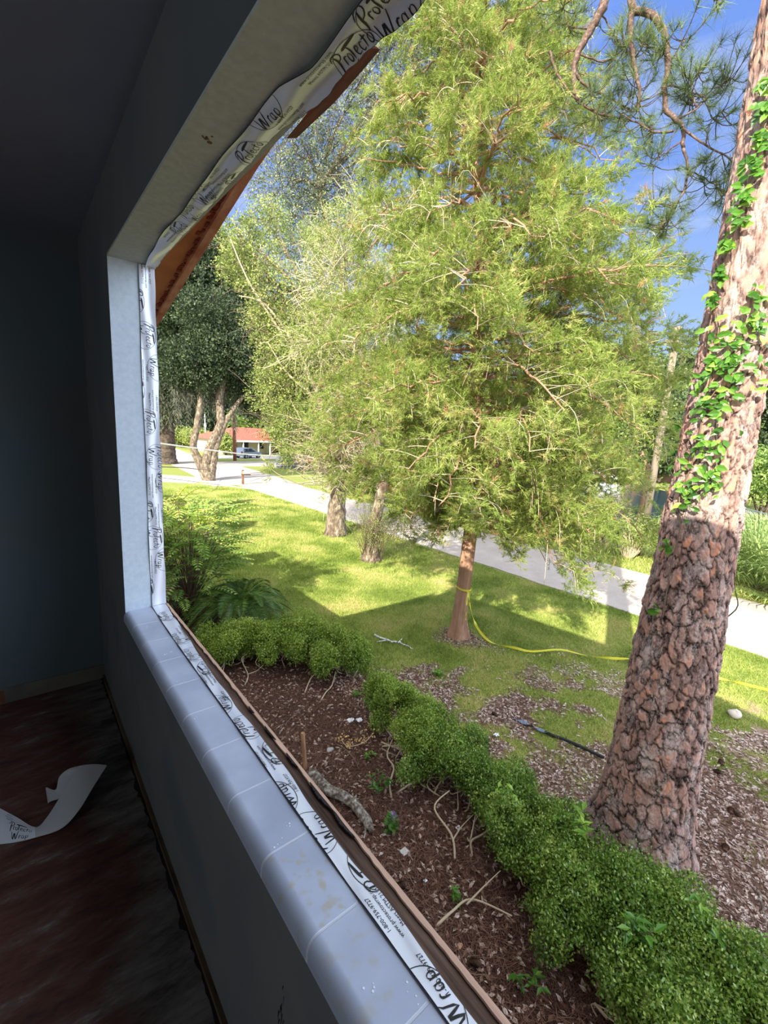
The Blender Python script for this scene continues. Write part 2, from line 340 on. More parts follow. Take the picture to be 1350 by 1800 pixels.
# ---------------------------------------------------------------- printed tape
def stroke_tris(pts, w, n=12, taper=True):
    P = spline(np.array(pts, float), n) if len(pts) > 2 else np.array(pts, float)[[0, 0, 1, 1]] * np.array([[1], [0], [1], [0]]) + 0
    if len(pts) == 2:
        t = np.linspace(0, 1, n)[:, None]; P = np.array(pts[0]) * (1 - t) + np.array(pts[1]) * t
    T = np.gradient(P, axis=0); T /= np.linalg.norm(T, axis=1)[:, None] + 1e-9; Nn = np.stack([-T[:, 1], T[:, 0]], 1)
    ww = w * (np.sqrt(np.sin(np.linspace(.12, math.pi - .12, n))) if taper else np.ones(n))
    A = P + Nn * ww[:, None] / 2; B = P - Nn * ww[:, None] / 2
    v = np.stack([A, B], 1).reshape(-1, 2); t = []
    for i in range(n - 1):
        a = 2 * i; t += [(a, a + 1, a + 3), (a, a + 3, a + 2)]
    return v, np.array(t)
def loop(cx, cy, rx, ry, sl=.15, n=9):
    return [(cx + rx * math.cos(a) + sl * ry * math.sin(a), cy + ry * math.sin(a)) for a in np.linspace(math.pi / 2, math.pi / 2 + 2 * math.pi, n)]
STR = [
 ([(.02, -.25), (.25, .45), (.45, 1.05)], .15), ([(-.05, .75), (.25, 1.12), (.75, 1.2), (.9, .95), (.62, .62), (.22, .48)], .10),
 ([(.62, 0), (.74, .5)], .10), ([(.68, .25), (.82, .5), (1.0, .46)], .09), (loop(1.16, .25, .15, .25), .09),
 ([(1.42, 0), (1.52, .55), (1.62, 1.02)], .12), ([(1.22, .95), (1.7, 1.04), (2.7, 1.14)], .19),
 ([(1.74, .24), (2.0, .34), (2.02, .5), (1.86, .5), (1.74, .24), (1.86, .02), (2.12, .1)], .09),
 ([(2.5, .46), (2.32, .5), (2.2, .25), (2.3, .02), (2.52, .1)], .09), ([(2.64, .02), (2.8, .86)], .10), ([(2.55, .54), (2.98, .6)], .08),
 (loop(3.14, .28, .17, .26), .09)]
WR = [([(0, 1.05), (.1, 0), (.5, .85), (.6, 0), (1.15, 1.2)], .15), ([(1.12, 0), (1.24, .5)], .10), ([(1.18, .25), (1.32, .5), (1.48, .46)], .09),
 (loop(1.7, .25, .16, .25), .09), ([(1.9, .5), (1.84, .05), (1.98, .02)], .09), ([(2.2, .5), (2.05, -.5)], .10), (loop(2.34, .26, .17, .24), .09)]
LOGO_V, LOGO_T = [], []; off = 0
def ladd(v, t):
    global off
    LOGO_V.append(v); LOGO_T.append(t + off); off += len(v)
for p, wd in STR: ladd(*stroke_tris([(x - 1.65, y + .05) for x, y in p], wd))
for p, wd in WR: ladd(*stroke_tris([(x - 1.3, y - 1.22) for x, y in p], wd))
ladd(*stroke_tris([(1.95 * math.cos(a), -.08 + 1.5 * math.sin(a)) for a in np.linspace(0, 2 * math.pi, 40)], .045, 90, False))
LOGO_V = np.vstack(LOGO_V) / 3.9; LOGO_T = np.vstack(LOGO_T)       # width 1
def text2d(lines, size):
    V, T, o = [], [], 0
    for i, s in enumerate(lines):
        cu = bpy.data.curves.new('t', 'FONT'); cu.body = s; cu.size = size; cu.align_x = 'CENTER'; cu.resolution_u = 2
        ob = bpy.data.objects.new('t', cu); me = ob.to_mesh(); me.calc_loop_triangles()
        v = np.array([x.co[:2] for x in me.vertices]); t = np.array([x.vertices[:] for x in me.loop_triangles])
        ob.to_mesh_clear(); bpy.data.objects.remove(ob); bpy.data.curves.remove(cu)
        v[:, 1] -= i * size * 1.25; V.append(v); T.append(t + o); o += len(v)
    return np.vstack(V), np.vstack(T)
TXT_V, TXT_T = text2d(['1-800-759-9727', 'www.protectowrap.com', 'Meets ASTM 2112'], .0105)
TXT_V[:, 1] += .0095

def tape(name, label, surf, us, lim, logos, texts, size=.112, nv=14):
    """surf(u, v) -> (point, normal) arrays; lim(u) -> (v0, v1)"""
    v0, v1 = lim(us); s = np.linspace(0, 1, nv)
    Ug = np.repeat(us[:, None], nv, 1); Vg = v0[:, None] * (1 - s) + v1[:, None] * s
    P, Nn = surf(Ug.ravel(), Vg.ravel()); P = P.reshape(len(us), nv, 3); Nn = Nn.reshape(len(us), nv, 3)
    root = thing(name, label, 'flashing tape', P[0, 0])
    under(MB().grid(P).grid(P - Nn * .0006).build('film', m_tape, None, True), root)
    for e in (0, -1):
        under(MB().tube(P[:, e] - Nn[:, e] * .0008, .0009, 5).build('adhesive_edge', m_tapeedge), root)
    mb = MB()
    for (cu, cv, k) in logos:
        vv = LOGO_V * size * k; mb_add(mb, vv, LOGO_T, cu, cv, surf, lim)
    under(mb.build('printed_logo', m_ink), root)
    mb = MB()
    for (cu, cv) in texts: mb_add(mb, TXT_V, TXT_T, cu, cv, surf, lim)
    if texts: under(mb.build('printed_small_text', m_ink), root)
    return root
def mb_add(mb, vv, tt, cu, cv, surf, lim):
    u = vv[:, 0] + cu; v = vv[:, 1] + cv; a, b = lim(u)
    out = (v < a) | (v > b); vc = np.clip(v, a, b)
    keep = ~(out[tt].all(1)); P, Nn = surf(u, vc)
    mb.add(P + Nn * .0007, t=tt[keep])

# sill tape: reads along +Y, letters' up is -X
so_y = np.array([-1.3, .278, .5, .632, .894, 1.02, 1.186, 1.456, 1.883, 2.107]); so_x = np.array([.452, .4515, .457, .447, .458, .456, .453, .456, .472, .479])
def sill_surf(u, v):
    z = SZ + .0035 + .0008 * np.sin(u * 43 + v * 60) + .0012 * np.sin(u * 11 + v * 90) ** 2
    n = np.stack([.05 * np.cos(u * 11 + v * 90), .02 * np.cos(u * 43), np.ones_like(u)], -1)
    return np.stack([-v, u, z], -1), unit(n)
sill_lim = lambda u: (-(np.interp(u, so_y, so_x) + .0015 * np.sin(u * 31)), -(.4195 + .001 * np.sin(u * 7) + np.interp(u, [1.9, 2.107], [0, .004])))
def spx(px, py, dx=0): g = G(px, py, SZ); return (g[1], -(g[0] + dx))
lg = [(296, 1084, 0), (312, 1125, .01), (339, 1152, 0), (363, 1176, .014), (394, 1238, -.026), (433, 1280, 0), (481, 1324, .017), (503, 1399, -.026), (560, 1462, -.012), (640, 1531, .017), (782, 1752, -.028)]
tx = [(320, 1110), (365, 1194), (404, 1224), (467, 1334), (520, 1374), (674, 1604), (770, 1705)]
tape('flashing_tape', 'silvery printed flashing tape stuck flat along the grey tiled sill', sill_surf, np.linspace(YN, YJ - .001, 420), sill_lim,
     [(*spx(x, y, d), 1) for x, y, d in lg] + [(.02, -.44, 1), (-.15, -.45, 1), (-.4, -.43, 1)], [spx(x, y) for x, y in tx])
# jamb tape: reads down, letters' up is +X
def jamb_surf(u, v):     # u = -z, v = x
    d = .0025 + .002 * np.sin(v * 130 + np.sin(u * 9) * 1.6) + .001 * np.sin(u * 23 + v * 40)
    g = .002 * 130 * np.cos(v * 130 + np.sin(u * 9) * 1.6)
    return np.stack([v, YJ - .0025 - d, -u], -1), unit(np.stack([-g * .9, -np.ones_like(u), .01 * np.cos(u * 23)], -1))
jamb_lim = lambda u: (.424 + .0012 * np.sin(u * 9), .4825 + .0012 * np.sin(u * 14) + .001 * np.sin(u * 37))
def jpx(px, py, dx=0):
    r = ray(px, py); t = YJ / r[1]; return (-(GZ + r[2] * t), r[0] * t + dx)
jl = [(244, 529, -.02), (255, 590, 0), (267, 646, .026), (244, 687, -.018), (257, 742, 0), (269, 803, .016), (280, 846, .028), (249, 858, -.032), (260, 899, -.016), (269, 945, 0), (281, 984, .024), (262, 1033, -.02)]
jt = [(252, 655), (269, 708), (250, 808), (268, 854), (279, 906), (267, 996), (256, 482)]
tape('flashing_tape', 'crinkled silvery printed flashing tape running up the far window jamb', jamb_surf, np.linspace(-(HZ - .002), -(SZ + .006), 300), jamb_lim,
     [(*jpx(x, y, d), .95) for x, y, d in jl], [jpx(*q) for q in jt])
# header tape: reads along -Y, letters' up is -X, looks down
hi_y = np.array([-1.3, .3, .639, .766, .855, 1.013, 1.293, 1.499, 1.664, 1.914, 2.107]); hi_x = np.array([.415, .413, .424, .427, .413, .412, .414, .425, .418, .431, .446])
ho_y = np.array([-1.3, .3, .589, .677, .829, .987, 1.247, 1.608, 1.87, 2.107]); ho_x = np.array([.485, .485, .485, .476, .482, .466, .466, .472, .476, .486])
def head_surf(u, v):     # u = -y, v = -x
    y = -u; x = -v; s = (x - .415) / .06
    ph = np.sin(y * 3.1) * .8
    d = .004 + .006 * np.sin(s * 3.4 + ph) ** 2 + .0015 * np.sin(y * 27 + x * 60)
    gx = .006 * 2 * np.sin(s * 3.4 + ph) * np.cos(s * 3.4 + ph) * 3.4 / .06
    return np.stack([x, y, HZ - d], -1), unit(np.stack([-gx * .8, .02 * np.sin(y * 27), -np.ones_like(u)], -1))
head_lim = lambda u: (-(np.interp(-u, ho_y, ho_x) + .001 * np.sin(u * 61) + .0008 * np.sin(u * 140)), -(np.interp(-u, hi_y, hi_x) + .0015 * np.sin(u * 23)))
def hpx(px, py, dx=0): g = G(px, py, HZ); return (-g[1], -(g[0] + dx))
hl = [(622, 82, .012), (474, 198, -.024), (444, 262, .008), (415, 308, .02), (356, 338, -.012), (334, 370, .0), (318, 397, .01), (680, 5, .0)]
tape('flashing_tape', 'loose wrinkled silvery printed flashing tape hanging under the window header', head_surf, np.linspace(-(YJ - .004), 1.3, 420), head_lim,
     [(*hpx(x, y, d), .95) for x, y, d in hl] + [(.0, -.45, 1), (.3, -.45, 1)], [hpx(x, y) for x, y in [(553, 110), (510, 200), (372, 330), (385, 305), (300, 412)]])
# torn strip lying on the floor
def FP(px, py, h=0.004): return G(px, py, FZ + h)
Lp = spline([FP(-60, 1390), FP(0, 1421), FP(30, 1437, .006), FP(62, 1454, .012), FP(82, 1437, .02), FP(106, 1400, .05), FP(125, 1368, .08), FP(140, 1346, .10)], 50)
Rp = spline([FP(-60, 1490), FP(0, 1484), FP(30, 1480, .004), FP(62, 1472, .006), FP(108, 1456, .02), FP(138, 1425, .05), FP(164, 1383, .08), FP(188, 1345, .10)], 50)
s = np.linspace(0, 1, 12)[None, :, None]
P = Lp[:, None] * (1 - s) + Rp[:, None] * s; P[:, :, 2] += .006 * np.sin(np.linspace(0, 3.14, 12))[None]
ft = thing('flashing_tape', 'torn twisted length of flashing tape lying on the dark floor', 'flashing tape', FP(30, 1460))
under(MB().grid(P).grid(P - [0, 0, .001]).build('film', m_tapeback, None, True), ft)
L2 = spline([FP(140, 1346, .10), FP(120, 1352, .085), FP(104, 1366, .055), FP(98, 1388, .03), FP(82, 1384, .025), FP(80, 1386, .004)], 24)
R2 = spline([FP(188, 1345, .10), FP(150, 1352, .07), FP(120, 1385, .05), FP(112, 1400, .03), FP(90, 1408, .02), FP(84, 1412, .004)], 24)
P2 = L2[:, None] * (1 - s) + R2[:, None] * s
under(MB().grid(P2).grid(P2 - [0, 0, .001]).build('folded_end', m_tapeback, None, True), ft)
under(MB().grid(P[:22] + [0, 0, .0008]).build('printed_face', m_tape, None, True), ft)
def fsurf(u, v):
    i = np.clip(u, 0, 1) * 21.0; a = np.clip(i.astype(int), 0, 20); f = (i - a)[:, None]; j = np.clip(v, 0, 1) * 11.0; b = np.clip(j.astype(int), 0, 10); g = (j - b)[:, None]
    p = (P[a, b] * (1 - f) + P[a + 1, b] * f) * (1 - g) + (P[a, b + 1] * (1 - f) + P[a + 1, b + 1] * f) * g
    return p + [0, 0, .0012], np.tile([0, 0, 1.], (len(u), 1))
lim1 = lambda u: (np.zeros_like(u), np.ones_like(u))
mb = MB(); vv = LOGO_V * np.array([.5, -.95]) ; mb_add(mb, vv, LOGO_T[:-178], .72, .62, fsurf, lim1)
mb_add(mb, TXT_V * np.array([1.7, -6]), TXT_T, .5, .18, fsurf, lim1)
under(mb.build('printed_logo', m_ink), ft)

# ---------------------------------------------------------------- roof overhang seen through the opening
m_soffit = noisy('orange_soffit_paint', [(.35, lin(150, 92, 54)), (.6, lin(172, 108, 66))], scale=3, rough=.7, bump=.1, bdist=.002)
m_fascia = noisy('worn_red_fascia', [(.35, lin(140, 78, 60)), (.5, lin(164, 110, 88)), (.7, lin(184, 140, 120))], scale=14, stretch=(1, .3, 1), rough=.8, bump=.3, bdist=.003)
m_shingle = noisy('roof_shingle', [(.4, lin(70, 64, 60)), (.6, lin(96, 90, 84))], scale=20, rough=.95)
uy = np.array([-3.3, -.75, .6, 2.118, 4.2]); uz = GZ + np.array([1.0, 1.47, 1.38, 1.2, .745])
ty = np.array([-3.3, -.75, 2.7, 3.95, 4.2]); tz = GZ + np.array([1.5, 2.02, 1.74, 1.69, 1.28])
yy = np.linspace(-3.3, 4.2, 60)
def rect_sweep(x0, x1, yy, za, zb):
    f = lambda x, z: np.stack([np.full(len(yy), x), yy, z * np.ones(len(yy))], 1)
    P = np.stack([f(x0, za), f(x0, zb), f(x1, zb), f(x1, za), f(x0, za)], 1); return P
def capped(x0, x1, yy, za, zb):
    mb = MB().grid(rect_sweep(x0, x1, yy, za, zb))
    for i in (0, -1): mb.add([(x0, yy[i], za[i]), (x0, yy[i], zb[i]), (x1, yy[i], zb[i]), (x1, yy[i], za[i])], [(0, 1, 2, 3)])
    return mb
Z0 = np.interp(yy, uy, uz); Z1 = np.interp(yy, ty, tz)
roof = thing('roof_overhang', None, None, (XO, 0, CZ + .1)); roof['kind'] = 'structure'
under(capped(XO + .01, .905, yy, Z0, Z1 - .02).build('soffit_panel', m_soffit), roof)
under(capped(.905, .95, yy, Z0 - .028, Z1 - .02).build('rake_fascia', m_fascia), roof)
under(capped(-6.5, .96, yy, Z1 - .02, Z1).build('shingle_roof', m_shingle), roof)
mb = MB()
for k in range(90):
    y = random.uniform(2, 4.15); z = np.interp(y, uy, uz); c = np.array([.896 + RNG.normal() * .006, y, z - .002]); mb.obox(c, (.006 + .008 * random.random(), 0, 0), (0, .012 + .02 * random.random(), -.001), (0, 0, .003))
under(mb.build('peeling_paint_flakes', plain('red_paint_flakes', lin(120, 44, 28), .8)), roof)
mb = MB().box(XO + .01, .905, 3.05, 3.056, GZ + .95, GZ + .985)
# gable wall above the opening outside, and unseen wing further along, shaped to cast the lawn shadow edge
m_siding = noisy('house_siding', [(.4, lin(170, 150, 130)), (.6, lin(186, 166, 146))], scale=3, rough=.9)
gy2 = np.array([-3.3, -.75, 2.7, 3.1]); f = lambda x, z: np.stack([np.full(4, x), gy2, z * np.ones(4)], 1)
zt = np.interp(gy2, uy, uz) + .01
struct('wall_gable', capped(XO + .001, XO + .009, gy2, np.full(4, HZ + .012), zt), m_siding)
struct('wall_outside', MB().box(XO + .001, XO + .009, -3.3, 3.1, 0, SZ - .06), m_siding)
wy = [4.3, 5.45, 5.8, 7.2, 10.3, 10.4, 11.0, 11.1, 12.4, 13.9, 14.3, 15.0, 15.9, 16.7, 17.4, 19.4, 20.8, 21.6, 24]
wz = [1.0, -.65, -1.1, -1.1, -1.1, -.35, -.35, -1.1, -1.24, -1.15, .3, .75, .1, -1.2, -.2, 2.4, .9, .2, .2]
wy, wz = np.array(wy), (GZ + np.array(wz)) * .66 / .62
hw = capped(-1.5, .95, wy, np.zeros(len(wy)), wz); struct('wall_shadow_wing', hw, m_siding)

# long splinter of fascia board hanging beside the tape
sb = thing('splintered_board', 'dark red splintered board end hanging outside below the header', 'board', Vx(560, 180, .62))
q = [Vx(x, y, .62) for x, y in [(640, 78), (600, 125), (560, 172), (528, 214), (503, 243), (527, 220), (568, 180), (612, 128), (648, 84)]]
top = np.array(q); bot = top + [.03, .0, .012]; n = len(q); mb = MB()
mb.add(np.vstack([top, bot]), [(i, (i + 1) % n, n + (i + 1) % n, n + i) for i in range(n)],
       [(4, 3, 5), (3, 2, 5), (2, 6, 5), (2, 1, 6), (1, 7, 6), (1, 0, 7), (0, 8, 7)] + [(n + 4, n + 5, n + 3), (n + 3, n + 5, n + 2), (n + 2, n + 5, n + 6), (n + 2, n + 6, n + 1), (n + 1, n + 6, n + 7), (n + 1, n + 7, n), (n, n + 7, n + 8)])
under(mb.build('splinter', noisy('dark_red_wood', [(.3, lin(52, 22, 16)), (.7, lin(110, 54, 40))], scale=30, stretch=(1, .2, 1))), sb)

# ================================================================ GROUND
def vnoise(x, y, sc, seed, oct=4):
    r = np.random.default_rng(seed); out = np.zeros_like(x); amp = 1; tot = 0
    for o in range(oct):
        g = r.random((64, 64)); u = x * sc + 100; v = y * sc + 100; i = np.floor(u).astype(int); j = np.floor(v).astype(int); fu = u - i; fv = v - j
        fu = fu * fu * (3 - 2 * fu); fv = fv * fv * (3 - 2 * fv); i %= 64; j %= 64; i1 = (i + 1) % 64; j1 = (j + 1) % 64
        out += amp * ((g[i, j] * (1 - fu) + g[i1, j] * fu) * (1 - fv) + (g[i, j1] * (1 - fu) + g[i1, j1] * fu) * fv); tot += amp; amp *= .5; sc *= 2.1
    return out / tot
# 0 = bed of pine straw, .5 = thin lawn with litter, 1 = full lawn
BEDY = np.array([-3, .2, .9, 2, 3, 4.8, 6.3, 7.4, 8.5, 30]); BEDX = np.array([4.6, 4.4, 4.2, 4.0, 3.9, 4.0, 4.2, 3.9, 3.1, 3.0])
def gmask(x, y):
    n = vnoise(x, y, .8, 5); n2 = vnoise(x, y, 2.5, 9)
    bed = np.clip((x - np.interp(y, BEDY, BEDX)) / .5 + (n - .5) * 1.6, 0, 1)
    near = np.clip(((y - 2.2) * .11 + (x - 5.4) * .10) + .16 + (n - .5) * 2.6 + (n2 - .5) * 2.4, 0, 1)
    # bare ring round the pine and the juniper
    for cx, cy, rr in ((4.75, 1.3, 1.5), (7.03, 5.76, .55), (9.8, 14.8, .7), (8.85, 11.2, .6)):
        near *= np.clip((np.hypot(x - cx, y - cy) - rr * .45) / rr + (n2 - .5), 0, 1)
    far = np.clip((y - 4) * .25 + (x - 6) * .3, 0, 1)
    g = np.maximum(near, far * (.62 + .3 * n)); 
    for cx, cy, rr in ((4.75, 1.3, 1.3), (7.03, 5.76, .5), (9.8, 14.8, .6), (8.85, 11.2, .5)):
        g *= np.clip((np.hypot(x - cx, y - cy) - rr * .5) / rr + (n2 - .3), 0, 1)
    return bed * (.12 + .88 * g)
m_ground, t_, b_ = new_mat('ground_lawn_and_straw'); L = t_.links.new
tc = N(t_, 'ShaderNodeTexCoord'); at = N(t_, 'ShaderNodeAttribute', attribute_name='tint')
def nz_(sc, det=6, ro=.65, st=(1, 1, 1)):
    mp = N(t_, 'ShaderNodeMapping'); mp.inputs['Scale'].default_value = st; n = N(t_, 'ShaderNodeTexNoise')
    n.inputs['Scale'].default_value = sc; n.inputs['Detail'].default_value = det; n.inputs['Roughness'].default_value = ro
    L(tc.outputs['Object'], mp.inputs[0]); L(mp.outputs[0], n.inputs[0]); return n
nf, nm, nb = nz_(55, 5, .75), nz_(9, 6), nz_(.7, 4)
rb = ramp(t_, [(.3, lin(34, 22, 18)), (.48, lin(68, 46, 38)), (.6, lin(92, 66, 56)), (.75, lin(134, 114, 106))]); L(nf.outputs[0], rb.inputs[0])
rl = ramp(t_, [(.32, lin(112, 88, 72)), (.5, lin(156, 132, 112)), (.64, lin(184, 164, 146)), (.75, lin(208, 198, 188))]); L(nf.outputs[0], rl.inputs[0])
rg = ramp(t_, [(.28, lin(58, 82, 24)), (.45, lin(84, 112, 40)), (.6, lin(106, 130, 54)), (.75, lin(134, 142, 76))])
ad = N(t_, 'ShaderNodeMath', operation='MULTIPLY_ADD'); ad.inputs[1].default_value = .45; L(nf.outputs[0], ad.inputs[0])
a2 = N(t_, 'ShaderNodeMath', operation='MULTIPLY_ADD'); a2.inputs[1].default_value = .55; L(nb.outputs[0], a2.inputs[0]); L(a2.outputs[0], ad.inputs[2]); L(ad.outputs[0], rg.inputs[0])
m1 = N(t_, 'ShaderNodeMixRGB'); rr = ramp(t_, [(.04, (0, 0, 0, 1)), (.16, (1, 1, 1, 1))]); L(at.outputs['Fac'], rr.inputs[0]); L(rr.outputs[0], m1.inputs[0]); L(rb.outputs[0], m1.inputs[1]); L(rl.outputs[0], m1.inputs[2])
pm = N(t_, 'ShaderNodeMath', operation='MULTIPLY_ADD'); pm.inputs[1].default_value = .8; pm.inputs[2].default_value = -.4; L(nm.outputs[0], pm.inputs[0])
p2 = N(t_, 'ShaderNodeMath', operation='ADD'); L(pm.outputs[0], p2.inputs[0]); L(at.outputs['Fac'], p2.inputs[1])
r5 = ramp(t_, [(.22, (0, 0, 0, 1)), (.5, (1, 1, 1, 1))]); L(p2.outputs[0], r5.inputs[0])
m2 = N(t_, 'ShaderNodeMixRGB'); L(r5.outputs[0], m2.inputs[0]); L(m1.outputs[0], m2.inputs[1]); L(rg.outputs[0], m2.inputs[2]); L(m2.outputs[0], b_.inputs['Base Color'])
b_.inputs['Roughness'].default_value = .95; b_.inputs['Specular IOR Level'].default_value = .1
bp = N(t_, 'ShaderNodeBump'); bp.inputs['Strength'].default_value = .7; bp.inputs['Distance'].default_value = .03; L(nf.outputs[0], bp.inputs['Height']); L(bp.outputs[0], b_.inputs['Normal'])
xs = np.concatenate([np.arange(.49, 16, .1), np.linspace(16, 24, 20)[1:], [35, 60, 120, 300]]); ys = np.concatenate([[-60, -20, -10], np.arange(-6, 26, .1), np.linspace(26, 60, 30), [80, 120, 300]])
X, Y = np.meshgrid(xs, ys, indexing='ij'); gz_ = np.where((X < 11.6), .05 * (vnoise(X, Y, .6, 21) - .5) + .03 * (vnoise(X, Y, 4, 22) - .5), 0) * (np.abs(X - .5) > .3)
struct('ground', MB().grid(np.stack([X, Y, gz_], -1), np.where(X > 11.9, .75 + .2 * vnoise(X, Y, .3, 3), gmask(X, Y)).ravel()), m_ground)
def gh(x, y): return .05 * (vnoise(x, y, .6, 21) - .5) + .03 * (vnoise(x, y, 4, 22) - .5)
mb = MB(); mb.box(-120, .49, 24.2, 300, -.1, 0, .9); mb.box(-120, .49, -60, -3.5, -.1, 0, .9); mb.box(-120, -3.6, -3.5, 24.2, -.1, 0, .9); struct('ground_beside', mb, m_ground)

m_road, t_, b_ = new_mat('old_asphalt'); L = t_.links.new; tc = N(t_, 'ShaderNodeTexCoord')
nf, nm = nz_(90, 4, .8), nz_(1.2, 6, .7)
r1 = ramp(t_, [(.3, lin(150, 140, 132)), (.55, lin(182, 171, 162)), (.75, lin(208, 196, 186))]); L(nf.outputs[0], r1.inputs[0])
r2 = ramp(t_, [(.35, (.82, .82, .82, 1)), (.65, (1, 1, 1, 1))]); L(nm.outputs[0], r2.inputs[0])
m1 = N(t_, 'ShaderNodeMixRGB', blend_type='MULTIPLY'); m1.inputs[0].default_value = 1; L(r1.outputs[0], m1.inputs[1]); L(r2.outputs[0], m1.inputs[2]); L(m1.outputs[0], b_.inputs['Base Color']); b_.inputs['Roughness'].default_value = .9
def slab(name, pix, z, m, h=.03):
    P = [G(*q) for q in pix]; n = len(P); import mathutils
    tri = mathutils.geometry.tessellate_polygon([[Vector((p[0], p[1], 0)) for p in P]])
    top = [(p[0], p[1], z) for p in P]; bo = [(p[0], p[1], z - h) for p in P]
    a = sum((P[i][0] * P[(i + 1) % n][1] - P[(i + 1) % n][0] * P[i][1]) for i in range(n))
    tri = [t if a > 0 else t for t in tri]
    mb = MB().add(top + bo, [(i, (i + 1) % n, n + (i + 1) % n, n + i) for i in range(n)], tri); o = struct(name, mb, m); return o
ys = np.linspace(-30, 33, 260); xa = 11.8 + .10 * (vnoise(ys, ys * 0, .9, 31) - .5) * 2; xb = 15.9 + .10 * (vnoise(ys, ys * 0, .9, 32) - .5) * 2
struct('road', MB().grid(np.stack([np.stack([xa, ys, 0 * ys - .01], 1), np.stack([xa, ys, 0 * ys + .03], 1), np.stack([xb, ys, 0 * ys + .03], 1), np.stack([xb, ys, 0 * ys - .01], 1)], 1)), m_road)
slab('road_junction', [(375, 855), (340, 836), (312, 822), (283, 808), (270, 800), (268, 778), (300, 785), (345, 802), (372, 812), (480, 811), (560, 812), (560, 821), (486, 820), (423, 820), (480, 836), (534, 855), (500, 866), (440, 858)], .028, m_road)
m_conc = noisy('pale_concrete', [(.35, lin(172, 168, 164)), (.65, lin(196, 190, 184))], scale=2, rough=.9)
slab('driveway', [(262, 834), (300, 836), (352, 840), (400, 846), (428, 852), (400, 856), (372, 853), (330, 849), (262, 846)], .033, m_conc)
slab('front_drive', [(384, 800), (470, 802), (560, 803), (560, 807), (470, 807), (384, 806)], .02, m_conc)
m_water, t_, b_ = new_mat('pond_water'); b_.inputs['Base Color'].default_value = lin(42, 58, 70); b_.inputs['Roughness'].default_value = .08; b_.inputs['Specular IOR Level'].default_value = .9
b_.inputs['IOR'].default_value = 1.33
tc = N(t_, 'ShaderNodeTexCoord'); L = t_.links.new; nw = nz_(6, 4, .6); bp = N(t_, 'ShaderNodeBump'); bp.inputs['Strength'].default_value = .25; bp.inputs['Distance'].default_value = .02; L(nw.outputs[0], bp.inputs['Height']); L(bp.outputs[0], b_.inputs['Normal'])
slab('pond', [(800, 905), (860, 922), (960, 905), (1075, 914), (1150, 935), (1230, 950), (1300, 925), (1260, 890), (1180, 866), (1109, 850), (1040, 840), (956, 832), (880, 828), (820, 830), (760, 850), (740, 880)], .03, m_water)

# blades, needles and dry leaves lying on the ground: nobody could count them
def flat_scatter(n, x0, x1, y0, y1, prob, seed):
    r = np.random.default_rng(seed); x = r.uniform(x0, x1, n); y = r.uniform(y0, y1, n); k = r.random(n) < prob(x, y); return x[k], y[k]
def seen(x, y):
    z = np.zeros_like(x) - GZ; c = np.stack([x, y, z], -1) @ R; px = 675 + F * c[..., 0] / c[..., 2]; py = 900 + F * c[..., 1] / c[..., 2]
    return (c[..., 2] > 0) & (px > 240) & (px < 1420) & (py < 1880)
m_grass = leafy('grass_blades', [(0, lin(98, 122, 48)), (.45, lin(150, 168, 76)), (.75, lin(190, 196, 110)), (1, lin(206, 184, 134))], .3, .6, .2)
x, y = flat_scatter(1500000, 3.2, 11.75, -.5, 30, lambda x, y: np.clip(gmask(x, y) * 1.5 - .22, 0, 1) * seen(x, y) * np.clip(9 / np.hypot(x, y), .15, 1), 41)
n = len(x); d = randdir(n); d[:, 2] = np.abs(d[:, 2]) * .8 + .35; Xf, Df, Zf = frames(d)
bl = [(-.06, 0, 0), (.06, 0, 0), (0, 1, .15)]
ob = MB().scatter(bl, [(0, 1, 2)], np.stack([x, y, gh(x, y) - .003], -1), Xf, Df, Zf, RNG.uniform(.035, .085, n) * np.clip(np.hypot(x, y) / 11, 1, 2), np.clip(RNG.random(n) * .75 + 1.3 * (vnoise(x, y, 1.3, 71) - .42), 0, 1)).build('lawn_grass', m_grass)
tag(ob, 'short patchy green grass blades growing across the whole front lawn', 'grass', kind='stuff')
x, y = flat_scatter(60000, 15.95, 19.5, -1, 30, lambda x, y: seen(x, y) * .6 * np.clip(1.5 - (x - 16) / 2.6, 0, 1), 42)
n = len(x); d = randdir(n); d[:, 2] = np.abs(d[:, 2]) + .6; Xf, Df, Zf = frames(d)
ob = MB().scatter(bl, [(0, 1, 2)], np.stack([x, y, 0 * x], -1), Xf, Df, Zf, RNG.uniform(.08, .2, n), RNG.random(n)).build('verge_grass', m_grass)
tag(ob, 'rough bright green grass verge between the far road edge and the pond', 'grass', kind='stuff')
m_needle = leafy('fallen_needles', [(0, lin(52, 34, 28)), (.5, lin(98, 68, 56)), (1, lin(144, 114, 98))], .1, .8, .2)
x, y = flat_scatter(190000, .6, 7.5, -.6, 9.5, lambda x, y: np.clip(1.15 - gmask(x, y) * 1.9, 0, 1) * seen(x, y) * ((x > 1.1) | (y < 4.1)), 43)
n = len(x); a = RNG.uniform(0, 6.28, n); d = np.stack([np.cos(a), np.sin(a), RNG.uniform(-.05, .22, n)], -1); d = unit(d); up = np.tile([0, 0, 1.], (n, 1)); Xs = unit(np.cross(d, up))
ob = MB().scatter([(-.011, -.5, 0), (.011, -.5, 0), (.009, .5, .05), (-.009, .5, .05)], [(0, 1, 2), (0, 2, 3)], np.stack([x, y, gh(x, y) + .012], -1), Xs, d, np.cross(Xs, d), RNG.uniform(.07, .17, n), RNG.random(n)).build('pine_straw', m_needle)
tag(ob, 'reddish brown fallen pine needles covering the shrub bed below the window', 'pine straw', kind='stuff')
m_litter = leafy('dry_leaves', [(0, lin(84, 58, 46)), (.45, lin(140, 110, 92)), (1, lin(206, 190, 180))], .1, .8, .2)
